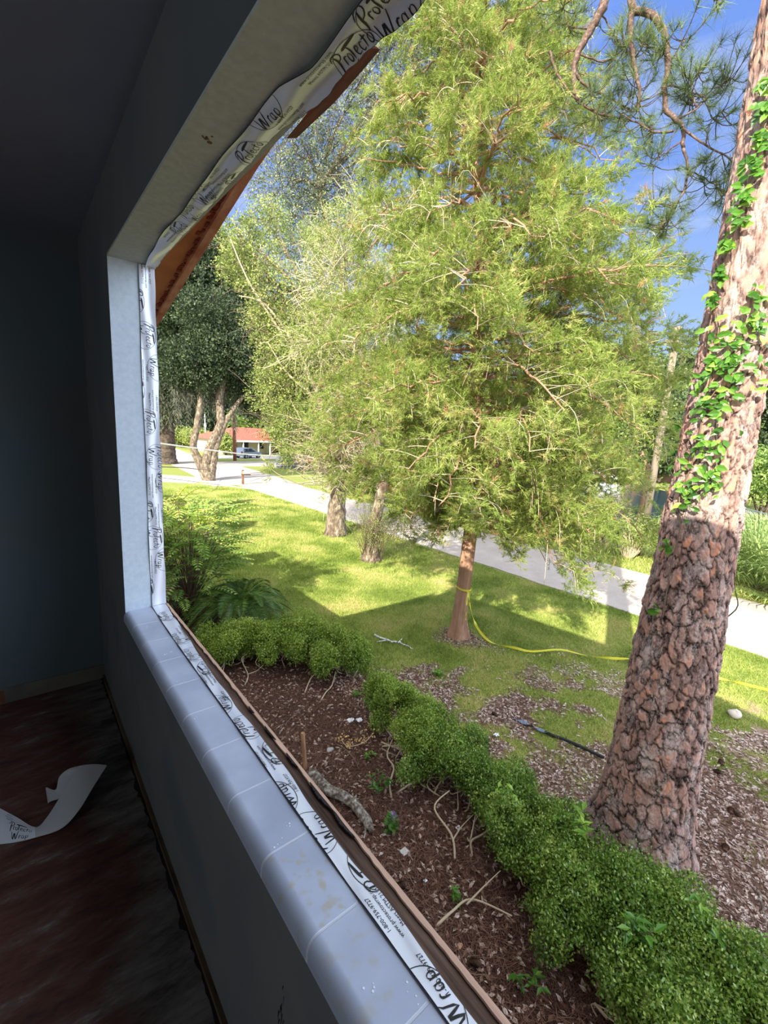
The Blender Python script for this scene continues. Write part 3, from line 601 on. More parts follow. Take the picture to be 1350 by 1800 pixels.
x, y = flat_scatter(80000, .8, 8.5, -.6, 7, lambda x, y: np.clip(1.1 - gmask(x, y) * 1.7, 0, 1) * seen(x, y) * ((x > 1.1) | (y < 4.1)) * (.25 + .75 * (x > np.interp(y, BEDY, BEDX) - .3)), 44)
n = len(x); nn = unit(randdir(n) * .45 + [0, 0, 1]); a = randdir(n); Xs = unit(np.cross(nn, a)); Ys = np.cross(nn, Xs)
ob = MB().scatter([(-.5, 0, 0), (0, -.22, .06), (.5, 0, 0), (0, .22, .06)], [(0, 1, 2), (0, 2, 3)], np.stack([x, y, gh(x, y) + .014], -1), Xs, Ys, nn, RNG.uniform(.03, .085, n), np.clip(RNG.random(n) + .25 * (x > 4.3), 0, 1)).build('leaf_litter', m_litter)
tag(ob, 'dry pale and brown leaf litter scattered round the pine and over the bed', 'leaf litter', kind='stuff')

# ================================================================ PLANTS
m_bark_jun = tinted('juniper_bark', [(0, lin(104, 74, 58)), (.5, lin(160, 124, 100)), (1, lin(206, 176, 152))], nscale=14, namt=.9, bump=.9, bdist=.02, stretch=(1, 1, .12))
m_bark_oak = noisy('oak_bark', [(.3, lin(62, 52, 44)), (.5, lin(108, 94, 78)), (.68, lin(160, 150, 130))], scale=9, rough=.95, bump=.9, bdist=.03, stretch=(1, 1, .5))
m_bark_dark = noisy('dark_bark', [(.3, lin(48, 40, 36)), (.6, lin(96, 84, 72)), (.75, lin(130, 118, 98))], scale=5, rough=.95, bump=.7, bdist=.03)
m_twig = plain('pale_twigs', lin(178, 164, 138), .85)
m_twigd = plain('brown_twigs', lin(110, 92, 76), .85)
m_jun = leafy('juniper_sprays', [(0, lin(82, 100, 44)), (.4, lin(132, 150, 70)), (.76, lin(168, 182, 98)), (.9, lin(194, 190, 122)), (1, lin(184, 144, 108))], .5, .6, .2)
def broadmat(name, a, b, c, tr=.4, rough=.45, spec=.35): return leafy(name, [(0, lin(*a)), (.5, lin(*b)), (1, lin(*c))], tr, rough, spec)
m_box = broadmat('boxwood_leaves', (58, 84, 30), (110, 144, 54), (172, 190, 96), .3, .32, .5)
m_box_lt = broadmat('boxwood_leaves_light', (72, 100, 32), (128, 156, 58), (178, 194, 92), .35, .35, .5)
m_light = broadmat('light_small_leaves', (98, 118, 58), (146, 162, 84), (200, 204, 128), .45, .5, .3)
m_mid = broadmat('mid_green_leaves', (70, 96, 44), (112, 140, 64), (160, 178, 96), .35, .5, .3)
m_airy = broadmat('airy_grey_green_leaves', (78, 94, 70), (124, 138, 104), (172, 176, 132), .4, .5, .3)
m_dark = broadmat('dark_green_leaves', (34, 46, 32), (58, 74, 48), (94, 108, 72), .3, .5, .3)
m_moss = leafy('spanish_moss', [(0, lin(78, 80, 68)), (1, lin(128, 130, 114))], .3, .9, .1)
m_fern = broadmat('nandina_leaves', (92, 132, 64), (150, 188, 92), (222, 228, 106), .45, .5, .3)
m_sago = broadmat('sago_leaves', (40, 68, 26), (82, 118, 50), (146, 172, 84), .15, .35, .5)
m_vine = broadmat('vine_leaves', (52, 96, 30), (92, 144, 48), (168, 204, 84), .45, .35, .5)
m_palm = broadmat('palmetto_leaves', (88, 112, 62), (136, 158, 92), (184, 198, 128), .3, .45, .4)
m_needles = broadmat('pine_needles', (58, 76, 48), (98, 118, 72), (150, 164, 96), .3, .5, .3)
m_pinebr = tinted('pine_branch_bark', [(0, lin(44, 34, 31)), (.5, lin(96, 76, 68)), (1, lin(176, 158, 146))], nscale=24, namt=1.2, bump=.9, bdist=.01)

def leaf_cluster(k, spread, lw, ll, seed):       # template: k leaves round a twig, unit = leaf length ll
    r = np.random.default_rng(seed); V, T = [], []
    for i in range(k):
        d = unit(r.normal(size=3)); d[1] = abs(d[1]) * .7 + .15; d = unit(d); p = r.normal(size=3) * spread; s = unit(np.cross(d, r.normal(size=3)))
        h = ll * r.uniform(.7, 1.2); b = len(V) * 1
        V += [p, p + d * h * .5 + s * lw, p + d * h, p + d * h * .5 - s * lw]; T += [(b, b + 1, b + 2), (b, b + 2, b + 3)]
    return np.array(V), np.array(T)

def in_blobs(blobs, n, shell=.55):
    """blobs (cx,cy,cz,rx,ry,rz,weight) -> points biased to the outer shell, and outward normals"""
    B = np.array([b[:6] for b in blobs], float); w = np.array([b[6] if len(b) > 6 else b[3] * b[4] + b[3] * b[5] for b in blobs], float); w /= w.sum()
    i = RNG.choice(len(B), n, p=w); d = randdir(n); rr = (shell + (1.02 - shell) * RNG.random(n) ** .6)
    return B[i, :3] + d * rr[:, None] * B[i, 3:6], unit(d / B[i, 3:6]), i

def tree(name, label, cat, base, trunks, blobs, n, ll, mleaf, mbark, group=None, twigs=0, mtwig=None, k=9, lw=.28, shell=.5, limbs=True, droop=.0, twig_r=.012):
    base = np.array(base, float); root = thing(name, label, cat, base, group)
    for pts, r in trunks:
        P = spline(wob(pts, 0), 120); sl = np.concatenate([[0], np.cumsum(np.linalg.norm(np.diff(P, axis=0), axis=1))]); rad = np.interp(np.linspace(0, 1, 120), np.linspace(0, 1, len(r)), r)
        su = np.linspace(0, sl[-1], 40); rad = np.interp(su, sl, rad); P = np.stack([np.interp(su, sl, P[:, i]) for i in range(3)], 1)
        P[1:] += RNG.normal(size=P[1:].shape) * rad[1:, None] * .035 * [1, 1, 0]
        mb = MB().tube(P, rad * (1 + .03 * RNG.normal(size=40)), 16)
        under(mb.build('trunk', mbark, None, True), root)
    top = np.array([t[0][-1] for t in trunks]); mid = np.array([t[0][len(t[0]) // 2] for t in trunks])
    if limbs:
        mb = MB()
        for b in blobs:
            c = np.array(b[:3]); st = top[np.argmin(np.linalg.norm(top - c, axis=1))]
            P = spline(wob([st, st * .6 + c * .4 + [0, 0, .1 * np.linalg.norm(c - st)], c], .08 * np.linalg.norm(c - st)), 10); r0 = trunks[0][1][-1]
            mb.tube(P, np.linspace(r0 * .8, r0 * .15, 10), 7)
            for q in range(4):
                e = c + randdir(1)[0] * np.array(b[3:6]) * .8; mb.tube(spline(wob([P[5], (P[5] + e) / 2, e], .1 * b[3]), 8), np.linspace(r0 * .3, r0 * .06, 8), 5)
        under(mb.build('limbs', mbark), root)
    if twigs:
        p, nn, _ = in_blobs(blobs, twigs, .3); mb = MB()
        L_ = np.mean([b[3] for b in blobs])
        for a, d in zip(p, nn):
            e = a + unit(d + RNG.normal(size=3) * .6) * L_ * RNG.uniform(.3, .8) - [0, 0, droop * L_]
            mb.tube(spline(wob([a - d * L_ * .3, a, (a + e) / 2, e], L_ * .06), 7), np.linspace(twig_r, twig_r * .3, 7), 3, cap=False)
        under(mb.build('twigs', mtwig or mbark), root)
    p, nn, _ = in_blobs(blobs, n, shell); d = unit(nn + randdir(n) * .8 + [0, 0, -droop]); Xf, Df, Zf = frames(d)
    tv, tt = leaf_cluster(k, .9, lw, 1.0, 5)
    under(MB().scatter(tv, tt, p, Xf, Df, Zf, ll * RNG.uniform(.7, 1.25, n), RNG.random(n)).build('foliage', mleaf), root)
    return root

# ---- the big juniper (red cedar) in the middle of the view
JB = G(805, 1118); JB[2] = 0
jr = thing('juniper_tree', 'tall yellow-green feathery juniper filling the view, yellow tape tied round its trunk', 'tree', JB)
TP = np.array([[0, 0, -.05], [.0, 0, .5], [.03, -.03, 1.5], [.05, -.04, 2.9], [-.02, .05, 4.9], [-.1, .15, 6.4], [-.15, .2, 8.], [-.3, .4, 9.5], [-.35, .45, 11.5], [-.3, .4, 14]]) + JB
TP = spline(TP, 120); hh = TP[:, 2]
tr_r = np.interp(hh, [-.05, .1, .35, .8, 2.9, 5, 8, 11, 14], [.27, .22, .165, .14, .135, .11, .085, .055, .02])
th = np.arange(28) * 2 * math.pi / 28
ridge = 1 + .10 * np.sin(th * 5 + .6)[None] * np.clip(1.2 - hh, .15, 1)[:, None] + .05 * np.sin(th * 9 + hh[:, None] * .7) + .03 * RNG.normal(size=(120, 28))
P = TP[:, None] + (tr_r[:, None] * ridge)[:, :, None] * np.stack([np.cos(th), np.sin(th), 0 * th], -1)[None]
P = np.concatenate([P, P[:, :1]], 1)
under(MB().grid(P, np.repeat(.45 + .1 * RNG.normal(size=(1, 29)), 120, 0)).build('trunk', m_bark_jun, None, True), jr)
def trunk_at(h): return np.array([np.interp(h, hh, TP[:, i]) for i in range(3)])
RH = ([2.0, 2.7, 3.4, 4.2, 5.2, 6.4, 7.6, 8.6, 9.6, 11, 12.5, 14], [1.7, 2.4, 2.9, 3.2, 3.35, 3.3, 2.95, 2.6, 2.2, 2.0, 1.7, .8])
brm, brt, SP, SD, SW = MB(), MB(), [], [], []
def jbranch(h, az, Lb, rise=.28, droop=.5, thick=.03, fol=1.0, path=None):
    b = trunk_at(h); hd = np.array([math.cos(az), math.sin(az), 0]); sd_ = np.array([-hd[1], hd[0], 0])
    t = np.linspace(0, 1, 14); cv = RNG.normal() * .18
    P = b + hd * (Lb * t)[:, None] + sd_ * (Lb * cv * t ** 2)[:, None] + np.array([0, 0, 1.]) * (Lb * (rise * t - droop * t ** 2.2))[:, None]
    if path is not None: P = spline(path, 14); Lb = np.linalg.norm(np.diff(P, axis=0), axis=1).sum() * .9; hd = unit((P[-1] - P[0]) * [1, 1, .3]); sd_ = np.array([-hd[1], hd[0], 0])
    P[1:] += RNG.normal(size=P[1:].shape) * .03
    brm.tube(P, np.linspace(thick, .006, 14) * (.7 + .6 * Lb / 3), 6)
    nb = int(13 * Lb / 2.5) + 4
    for q in range(nb):
        tq = .22 + .78 * (q + RNG.random()) / nb; i = int(tq * 12.99); a = P[i] * (1 - (tq * 13 - i)) + P[min(i + 1, 13)] * (tq * 13 - i)
        sgn = 1 if RNG.random() < .5 else -1; l2 = Lb * RNG.uniform(.16, .34) * (1.15 - .4 * tq)
        dd = unit(hd * RNG.uniform(.2, 1) + sd_ * sgn * RNG.uniform(.2, 1.1) + np.array([0, 0, RNG.uniform(-.35, .45)]))
        e = a + dd * l2; e2 = e + unit(dd * .6 + [0, 0, -1]) * l2 * RNG.uniform(.25, .6)
        Q = spline([a, (a + e) / 2 + [0, 0, .04], e, e2], 9)
        brt.tube(Q, np.linspace(.008, .0025, 9), 3, cap=False)
        if RNG.random() < .93 * fol:
            m = int(15 + 11 * RNG.random()); ti = RNG.uniform(.25, 1, m) * 8; i0 = np.clip(ti.astype(int), 0, 7); pp = Q[i0] * (1 - (ti - i0))[:, None] + Q[i0 + 1] * (ti - i0)[:, None]
            SP.append(pp + RNG.normal(size=pp.shape) * .05); SD.append(unit(np.tile(dd, (m, 1)) * .7 + randdir(m) * .75 + [0, 0, .05])); SW.append(np.full(m, RNG.random()))
right = math.atan2(R[1, 0], R[0, 0])
for k in range(235):
    h = 2.3 + 11.0 * ((k + RNG.random()) / 235) ** 1.0; az = k * 2.39996 + RNG.normal() * .3
    L0 = np.interp(h, *RH) * RNG.uniform(.62, 1.0)
    lf = math.cos(az - right) 
    if h < 3.6 and lf < -.2: L0 *= .62
    if h < 3.0: L0 *= .8
    if h > 5.6 and lf < -.2: L0 *= .88
    jbranch(h, az, L0, rise=RNG.uniform(.1, .42), droop=RNG.uniform(.25, .62), fol=(1 if h < 7.6 else .64))
# the drooping arms low on the right over the road, and a few low left ones
right = math.atan2(R[1, 0], R[0, 0])
for h, da, Ln, dr in [(2.9, .15, 2.3, .85), (3.1, -.1, 2.5, .8), (3.0, .3, 2.0, .95), (3.6, .0, 3.1, .55), (3.4, 3.0, 2.6, .45), (3.0, 3.8, 1.7, .4)]:
    jbranch(h, right + da, Ln, rise=.2, droop=dr, fol=1)
dj = math.hypot(JB[0], JB[1])
for pth in ([(842, 790, 0), (900, 760, -.2), (950, 800, -.3), (985, 880, -.4), (985, 985, -.4)], [(842, 760, 0), (930, 740, -.3), (975, 800, -.5), (1000, 900, -.6), (1010, 930, -.6)], [(840, 700, 0), (940, 690, 0), (1020, 740, 0), (1060, 800, .2), (1090, 860, .2)],
            [(838, 820, 0), (900, 800, -.5), (940, 850, -.7), (955, 930, -.8), (975, 1000, -.8)], [(838, 760, 0), (780, 780, -.6), (740, 830, -.8), (720, 880, -.8)], [(838, 720, 0), (760, 750, .4), (700, 800, .5), (670, 860, .5)], [(838, 640, 0), (980, 620, .3), (1080, 640, .3), (1140, 690, .3)], [(832, 540, 0), (940, 500, .5), (1060, 490, .7), (1125, 520, .7)], [(834, 600, 0), (960, 560, 0), (1080, 560, .2), (1150, 590, .2)], [(830, 450, 0), (930, 390, .3), (1040, 380, .5), (1110, 420, .5)], [(830, 520, 0), (960, 460, -.3), (1050, 450, -.4), (1120, 480, -.4)]):
    jbranch(2.9, 0, 2, path=[Vd(a_, b__, dj + c_) for a_, b__, c_ in pth])
under(brm.build('branches', m_bark_jun), jr)
under(brt.build('branchlets', m_twig), jr)
def frond(seed, k=19):                # feathery spray: narrow leaflets along a curved axis, length 1
    r = np.random.default_rng(seed); V, T = [], []
    for i in range(k):
        t = r.random(); p = np.array([.05 * r.normal(), t * .75, .04 * r.normal() - .12 * t * t]); d = unit(np.array([r.normal() * .55, .8, r.normal() * .45])); s = unit(np.cross(d, r.normal(size=3)))
        l = r.uniform(.28, .5); wd = .025; b = len(V); V += [p + s * wd, p - s * wd, p + d * l]; T += [(b, b + 1, b + 2)]
    return np.array(V), np.array(T)
SP = np.vstack(SP); SD = np.vstack(SD); SW = np.concatenate(SW); mb = MB()
for sdn in range(4):
    i = np.arange(sdn, len(SP), 4); tv, tt = frond(sdn + 50); Xf, Df, Zf = frames(SD[i])
    mb.scatter(tv, tt, SP[i], Xf, Df, Zf, RNG.uniform(.14, .26, len(i)), np.clip(.15 + .55 * RNG.random(len(i)) + .3 * SW[i] + .25 * (RNG.random(len(i)) < .09), 0, 1))
under(mb.build('foliage', m_jun), jr)
print('juniper sprays', len(SP))
# a beard of moss hanging from one branch
def moss_strand(p, l, n, wd=.05):
    mb = MB(); q = np.tile(p, (n, 1)) + np.stack([RNG.normal(size=n) * wd, RNG.normal(size=n) * wd, -RNG.random(n) * l], 1); d = unit(np.stack([RNG.normal(size=n) * .5, RNG.normal(size=n) * .5, -np.ones(n)], 1)); Xf, Df, Zf = frames(d)
    return q, Xf, Df, Zf
q, Xf, Df, Zf = moss_strand(Vd(984, 515, 8.2), 1.15, 900, .035)
under(MB().scatter([(-.1, 0, 0), (.1, 0, 0), (0, 1, 0)], [(0, 1, 2)], q, Xf, Df, Zf, .10, RNG.random(900)).build('hanging_moss', m_moss), jr)

# ---- oak with bare twiggy lower crown behind on the left, and the leafy tree in front of it
OB = G(590, 940); OB[2] = 0; D1 = math.hypot(OB[0], OB[1])
def blobpx(lst, D):  # (px,py,dist,radius)
    out = []
    for px, py, dd, r in lst: c = Vd(px, py, D + dd); out.append((c[0], c[1], c[2], r, r, r * .85))
    return out
t1 = [OB - [0, 0, .05], OB + [0, 0, .35], OB + [.0, 0, 1.3], Vd(598, 850, D1), Vd(604, 760, D1), Vd(585, 640, D1)]
tree('oak_tree', 'stout grey oak with bare twiggy lower crown left of the juniper', 'tree', OB, [(t1, [.52, .42, .34, .33, .25, .12])],
     blobpx([(560, 640, 0, 1.8), (500, 690, .5, 1.5), (620, 600, 1, 2.0), (540, 560, 1.5, 1.7), (500, 620, 1, 1.3), (560, 450, 2, 1.4), (450, 450, 1, 1.3), (425, 470, 1, 1.0), (490, 520, 0, 1.4), (475, 560, 1, 1.1), (418, 415, 1, .8), (520, 600, 0, 1.4), (495, 665, 0, 1.0), (500, 750, 0, 1.0), (470, 390, 1, 1.0)], D1), 8200, .085, m_light, m_bark_oak, twigs=900, mtwig=m_twigd, shell=.35)
mb = MB()
for k in range(260):                  # long bare pale twigs of the oak's lower crown
    a = Vd(600 + RNG.normal() * 6, RNG.uniform(770, 860), D1); az = RNG.uniform(0, 6.28); l = RNG.uniform(1.0, 2.8)
    d = np.array([math.cos(az), math.sin(az), RNG.uniform(-.15, .75)]); e = a + unit(d) * l; P = spline(wob([a, a + (e - a) * .35 + [0, 0, .1], a + (e - a) * .7 + [0, 0, .02], e], .1), 9)
    mb.tube(P, np.linspace(.034, .008, 9), 4, cap=False)
    for j in range(4):
        i = RNG.integers(3, 9); e2 = P[i] + unit(d + RNG.normal(size=3) * .8) * l * .3; mb.tube([P[i], (P[i] + e2) / 2 + RNG.normal(size=3) * .04, e2], [.010, .008, .004], 3, cap=False)
oak = [o for o in COL.objects if o.name.startswith('oak_tree')][0]
under(mb.build('bare_twigs', m_twig), oak)
p, nn, _ = in_blobs(blobpx([(590, 780, -.2, 1.9), (560, 720, 0, 1.9)], D1), 1500, .3); Xf, Df, Zf = frames(nn)
tv, tt = leaf_cluster(7, .9, .28, 1, 8); under(MB().scatter(tv, tt, p, Xf, Df, Zf, .06, RNG.random(1500)).build('sparse_leaves', m_light), oak)
EB = G(652, 985); EB[2] = 0; D2 = math.hypot(EB[0], EB[1])
t2 = [EB - [0, 0, .05], EB + [0, 0, .3], Vd(655, 930, D2), Vd(672, 850, D2), Vd(660, 760, D2 + .2), Vd(640, 640, D2)]
tree('elm_tree', 'short mossy-trunked tree with pale suckers just left of the juniper', 'tree', EB, [(t2, [.38, .26, .2, .17, .12, .07])],
     blobpx([(630, 700, .2, 1.1), (560, 600, .3, 1.3), (640, 620, .6, 1.6), (610, 500, .8, 1.5), (690, 520, 1, 1.5), (590, 420, 1, 1.1), (640, 380, 1.2, 1.1)], D2), 6000, .055, m_light, m_bark_oak, twigs=1000, mtwig=m_twig, shell=.3, droop=.15)
elm = [o for o in COL.objects if o.name.startswith('elm_tree')][0]
mb = MB(); q = []
for k in range(150):
    a = EB + [RNG.normal() * .16, RNG.normal() * .16, RNG.uniform(0, .5)]; e = a + [RNG.normal() * .35, RNG.normal() * .35, RNG.uniform(.6, 1.7)]; P = spline(wob([a, (a + e) / 2, e], .06), 6); mb.tube(P, np.linspace(.009, .004, 6), 3, cap=False); q += list(P[2:])
for k in range(240):
    c = Vd(700, 930, D2) ; a = c + RNG.normal(size=3) * [.45, .45, .3]; a[2] = max(a[2], .05); e = a + RNG.normal(size=3) * .35; mb.tube([a, (a + e) / 2 + RNG.normal(size=3) * .03, e], [.007, .006, .003], 3, cap=False); q += [a, e]
under(mb.build('suckers', m_twigd), elm); q = np.array(q); q = q[RNG.integers(0, len(q), 1600)] + RNG.normal(size=(1600, 3)) * .08; Xf, Df, Zf = frames(randdir(1600))
under(MB().scatter(tv, tt, q, Xf, Df, Zf, .035, RNG.random(1600)).build('sucker_leaves', m_light), elm)

# leafy pale trees upper left
mb = MB()                            # its long pale limbs reaching up left
for pth in ([(596, 800), (560, 700), (500, 600), (440, 500), (405, 420)], [(598, 770), (590, 640), (560, 540), (520, 460)], [(597, 790), (540, 640), (470, 540), (420, 520)], [(590, 740), (540, 690), (500, 650), (470, 600)]):
    mb.tube(spline(wob([Vd(x, y, D1 - .6 * min(i_, 1)) for i_, (x, y) in enumerate(pth)], .05), 20), np.linspace(.07, .015, 20), 6)
under(mb.build('pale_limbs', m_twig), oak)
ST = Vd(640, 900, 30); ST[2] = 0
tree('sweetgum_tree', 'tall sparse bluish tree rising behind the juniper with sky between its twigs', 'tree', ST, [([ST, ST + [0, 0, 6], Vd(560, 330, 30)], [.35, .25, .12])],
     blobpx([(560, 300, 0, 2.6), (520, 230, 0, 2.2), (600, 200, 0, 2.8), (660, 120, 0, 2.6), (700, 40, 0, 2.6), (500, 330, 0, 2.4), (620, 330, 0, 2.6), (540, 400, 0, 2.2), (760, 20, 0, 2.6), (860, 0, 0, 2.6), (900, 100, 0, 2.4), (760, 130, 0, 2.6), (980, 60, 1, 2.0), (1000, 180, 1, 2.0)], 30), 7000, .12, m_airy, m_bark_oak, twigs=1500, mtwig=m_bark_dark, shell=.2, twig_r=.02)

# ---- live oaks with Spanish moss, far left
def moss_on(root, pts, l, n):
    mb = MB()
    for p in pts:
        q, Xf, Df, Zf = moss_strand(np.array(p), l * RNG.uniform(.5, 1.2), n, .12); mb.scatter([(-.06, 0, 0), (.06, 0, 0), (0, 1, 0)], [(0, 1, 2)], q, Xf, Df, Zf, .45, RNG.random(n))
    under(mb.build('hanging_moss', m_moss), root)
LO = G(292, 815); LO[2] = 0; DL = math.hypot(LO[0], LO[1])
bl_ = blobpx([(300, 640, 0, 4.2), (350, 600, -2, 4.2), (410, 640, -3, 3.8), (300, 560, -3, 4.0), (360, 520, -4, 4.0), (420, 560, -3, 3.8), (290, 700, 0, 3.2), (320, 470, -4, 3.2), (400, 470, -3, 2.6), (360, 430, -4, 2.2), (450, 690, 2, 3.0), (260, 600, 0, 4)], DL)
lo = tree('live_oak_tree', 'huge dark live oak draped in moss at the far left by the jamb', 'tree', LO, [([LO, LO + [0, 0, 2], Vd(300, 690, DL)], [1.15, .85, .6])], bl_, 9000, .32, m_dark, m_bark_dark, shell=.5)
moss_on(lo, [Vd(RNG.uniform(278, 440), RNG.uniform(580, 700), DL - 3) for _ in range(70)], 4.2, 60)
TB = G(368, 845); TB[2] = 0; DT = math.hypot(TB[0], TB[1])
def tpx(l): return [TB + [0, 0, -.05]] + [Vd(x, y, DT) for x, y in l]
tt_ = tree('leaning_oak_tree', 'three lichen-grey trunks leaning apart from one foot beside the pale drive', 'tree', TB,
     [(tpx([(352, 815), (340, 785), (347, 745), (352, 700), (340, 650)]), [.46, .30, .26, .23, .18, .13]),
      (tpx([(362, 815), (372, 780), (388, 745), (386, 700), (396, 660)]), [.46, .36, .33, .30, .25, .17]),
      (tpx([(374, 815), (380, 785), (398, 740), (425, 700), (450, 680)]), [.42, .3, .24, .18, .13, .08])],
     blobpx([(350, 640, 0, 2.2), (400, 620, 0, 2.4), (440, 660, 1, 2.2), (370, 560, 1, 2.4), (470, 700, 2, 2.2), (430, 590, 1, 2.4), (320, 640, 1, 2)], DT), 5200, .2, m_dark, m_bark_oak, shell=.4)
moss_on(tt_, [Vd(RNG.uniform(300, 400), RNG.uniform(640, 720), DT + .5) for _ in range(30)], 1.9, 50)

# backdrop woods: each tree its own crown and trunk
WL = ['behind the big live oak, mostly hidden by the window jamb', 'behind the moss of the live oak at the far left', 'straight behind the flagpole', 'rising over the left end of the red roof', 'rising over the right end of the red roof', 'behind the grey panel fence', 'behind the crown of the stout oak', 'behind the mossy short trunk left of the juniper',
      'behind the left edge of the juniper crown', 'behind the juniper trunk, across the pond', 'low and dark, between the leaning trunks', 'low, just behind the roof ridge of the red-roofed house', 'low behind the panel fence, nearest the street', 'low behind the bare twigs of the stout oak', 'low behind the roadside thicket, nearest the pond']
PL = ['furthest left, seen through the juniper crown', 'above the brown-roofed house', 'left of the two white vehicles', 'above the two white vehicles', 'just left of the tan-roofed house', 'over the tan-roofed house', 'close behind the utility pole on its left', 'between the utility pole and the big trunk', 'touching the left side of the big pine trunk', 'hidden mostly behind the big pine trunk', 'just right of the big pine trunk', 'above the palmettos at the right', 'cut by the right edge of the photo', 'thin, behind the utility pole crossarm']
BLAB = ['left of the juniper trunk behind its low twigs', 'just left of the juniper trunk', 'just right of the juniper trunk', 'rightmost of the thicket, behind the drooping juniper arm', 'behind the suckering trunk', 'between the stout oak and the suckering trunk', 'leftmost of the thicket, behind the stout oak trunk']
for k, (px, top, dist, rad, mt) in enumerate([(250, 560, 95, 9, 0), (320, 600, 100, 9, 0), (390, 590, 96, 9, 0), (455, 610, 98, 8, 0), (520, 640, 90, 8, 1), (590, 640, 92, 8, 1), (660, 650, 88, 7, 1), (730, 650, 90, 7, 0), (800, 660, 95, 7, 1), (870, 670, 100, 7, 0), (350, 680, 88, 5, 0), (470, 700, 84, 4.5, 1), (540, 720, 72, 4.5, 1), (620, 730, 60, 4.5, 1), (690, 740, 60, 4, 0)]):
    b = Vd(px, 800, dist); b[2] = 0; t = Vd(px, top, dist)[2]; h = max(t, 6)
    tree('woodland_tree', None, 'tree', b, [([b, b + [0, 0, h * .3], b + [0, 0, h * .55]], [.5, .4, .25])],
         [(b[0] + RNG.normal() * 1.5, b[1] + RNG.normal() * 1.5, h * f, rad * g, rad * g, rad * g * .8) for f, g in ((.82, .6), (.62, .8), (.42, .85), (.22, .8), (.5, .9))],
         2600, .75, (m_dark, m_mid)[mt], m_bark_dark, 'woods behind the far street', shell=.55)['label'] = 'dark woods tree ' + WL[k]
# pines beyond the pond, right
for k, (px, top, dist) in enumerate([(905, 690, 88), (960, 700, 92), (1010, 690, 90), (1050, 680, 84), (1095, 670, 80), (1140, 650, 76), (1165, 632, 62), (1200, 622, 64), (1225, 640, 70), (1250, 660, 72), (1295, 640, 70), (1330, 660, 74), (1360, 650, 60), (1180, 680, 85)]):
    b = Vd(px, 800, dist); b[2] = 0; h = Vd(px, top, dist)[2]; c = [(b[0] + RNG.normal() * .9, b[1] + RNG.normal() * .9, h * f, r_, r_, r_ * .55) for f, r_ in ((.95, 1.4), (.84, 2.3), (.72, 2.7), (.6, 2.4), (.5, 1.8), (.4, 2.2), (.2, 2.6))]
    tree('distant_pine_tree', 'slender dark far-bank pine ' + PL[k], 'tree', b, [([b, b + [0, 0, h * .5], b + [0, 0, h * .95]], [.28, .22, .08])], c, 1500, .42, m_mid if k % 3 else m_dark, m_bark_dark, 'pines on the far bank of the pond', shell=.3)
# shrubs over the road
def shrub(name, label, px, py, dist, r, h, n, ll, mt, group=None, cat='shrub', stems=14, mst=None, shell=.5, z0=.25):
    b = G(px, py) if dist is None else Vd(px, py, dist); b = np.array(b); b[2] = 0; root = thing(name, label, cat, b, group)
    mb = MB()
    for k in range(stems):
        a = RNG.uniform(0, 6.28); e = b + [math.cos(a) * r * RNG.uniform(.2, .8), math.sin(a) * r * RNG.uniform(.2, .8), h * RNG.uniform(.5, .95)]
        mb.tube(spline(wob([b + [math.cos(a) * .12 * r, math.sin(a) * .12 * r, -.02], (b * .6 + e * .4), e], .08 * r), 7), np.linspace(.022 * h + .006, .006, 7), 4, cap=False)
    under(mb.build('stems', mst or m_bark_dark), root)
    bl = [(b[0] + RNG.normal() * r * .35, b[1] + RNG.normal() * r * .35, h * RNG.uniform(.35 + z0 * .5, .8), r * .62, r * .62, h * .33) for _ in range(6)]
    p, nn, _ = in_blobs(bl, n, shell); p[:, 2] = np.maximum(p[:, 2], .03); d = unit(nn + randdir(n) * .8 + [0, 0, .2]); Xf, Df, Zf = frames(d)
    tv, tt = leaf_cluster(9, .9, .26, 1, 6); under(MB().scatter(tv, tt, p, Xf, Df, Zf, ll * RNG.uniform(.7, 1.25, n), RNG.random(n)).build('foliage', mt), root); return root
for i, (px, py, r, h) in enumerate([(735, 905, 1.5, 2.6), (790, 915, 1.6, 2.8), (850, 928, 1.6, 3.0), (905, 940, 1.6, 2.9), (690, 893, 1.6, 2.4), (640, 882, 1.6, 2.4), (600, 868, 1.7, 2.2)]):
    s = shrub('roadside_bush', None, px, py, None, r, h, 2600, .085, m_dark, 'dark bushes along the far side of the road'); s.location.x += 1.2; s['label'] = 'dark leafy bush over the road, ' + BLAB[i]
for px, py, r, h, mt in [(990, 962, 1.0, 1.7, m_light), (1035, 975, .9, 1.5, m_mid), (1085, 985, 1.0, 1.6, m_light), (1150, 992, .9, 1.7, m_light)]:
    s = shrub('bank_brush', None, px, py, None, r, h, 700, .06, mt, 'thin tan brush along the near pond bank', stems=60, mst=m_twig, shell=.2); s.location.x += .9; s['label'] = 'thin tan-stemmed brush on the pond bank, ' + {990: 'leftmost, under the drooping juniper arm', 1035: 'second from the left, greener', 1085: 'left beside the reddish pine stem', 1150: 'between the utility pole and the big pine trunk'}[px]
for px, py, dist in [(320, 772, 80), (346, 776, 76), (398, 792, 64)]:
    shrub('garden_shrub', {320: 'bright green shrub left of the flagpole on the far lawn', 346: 'round green shrub just behind the leaning trunks on the far lawn', 398: 'small green shrub at the corner of the red-roofed house'}[px], px, py, dist, 2.0 if px < 390 else 1.3, 3 if px < 390 else 2.6, 800, .28, m_light)
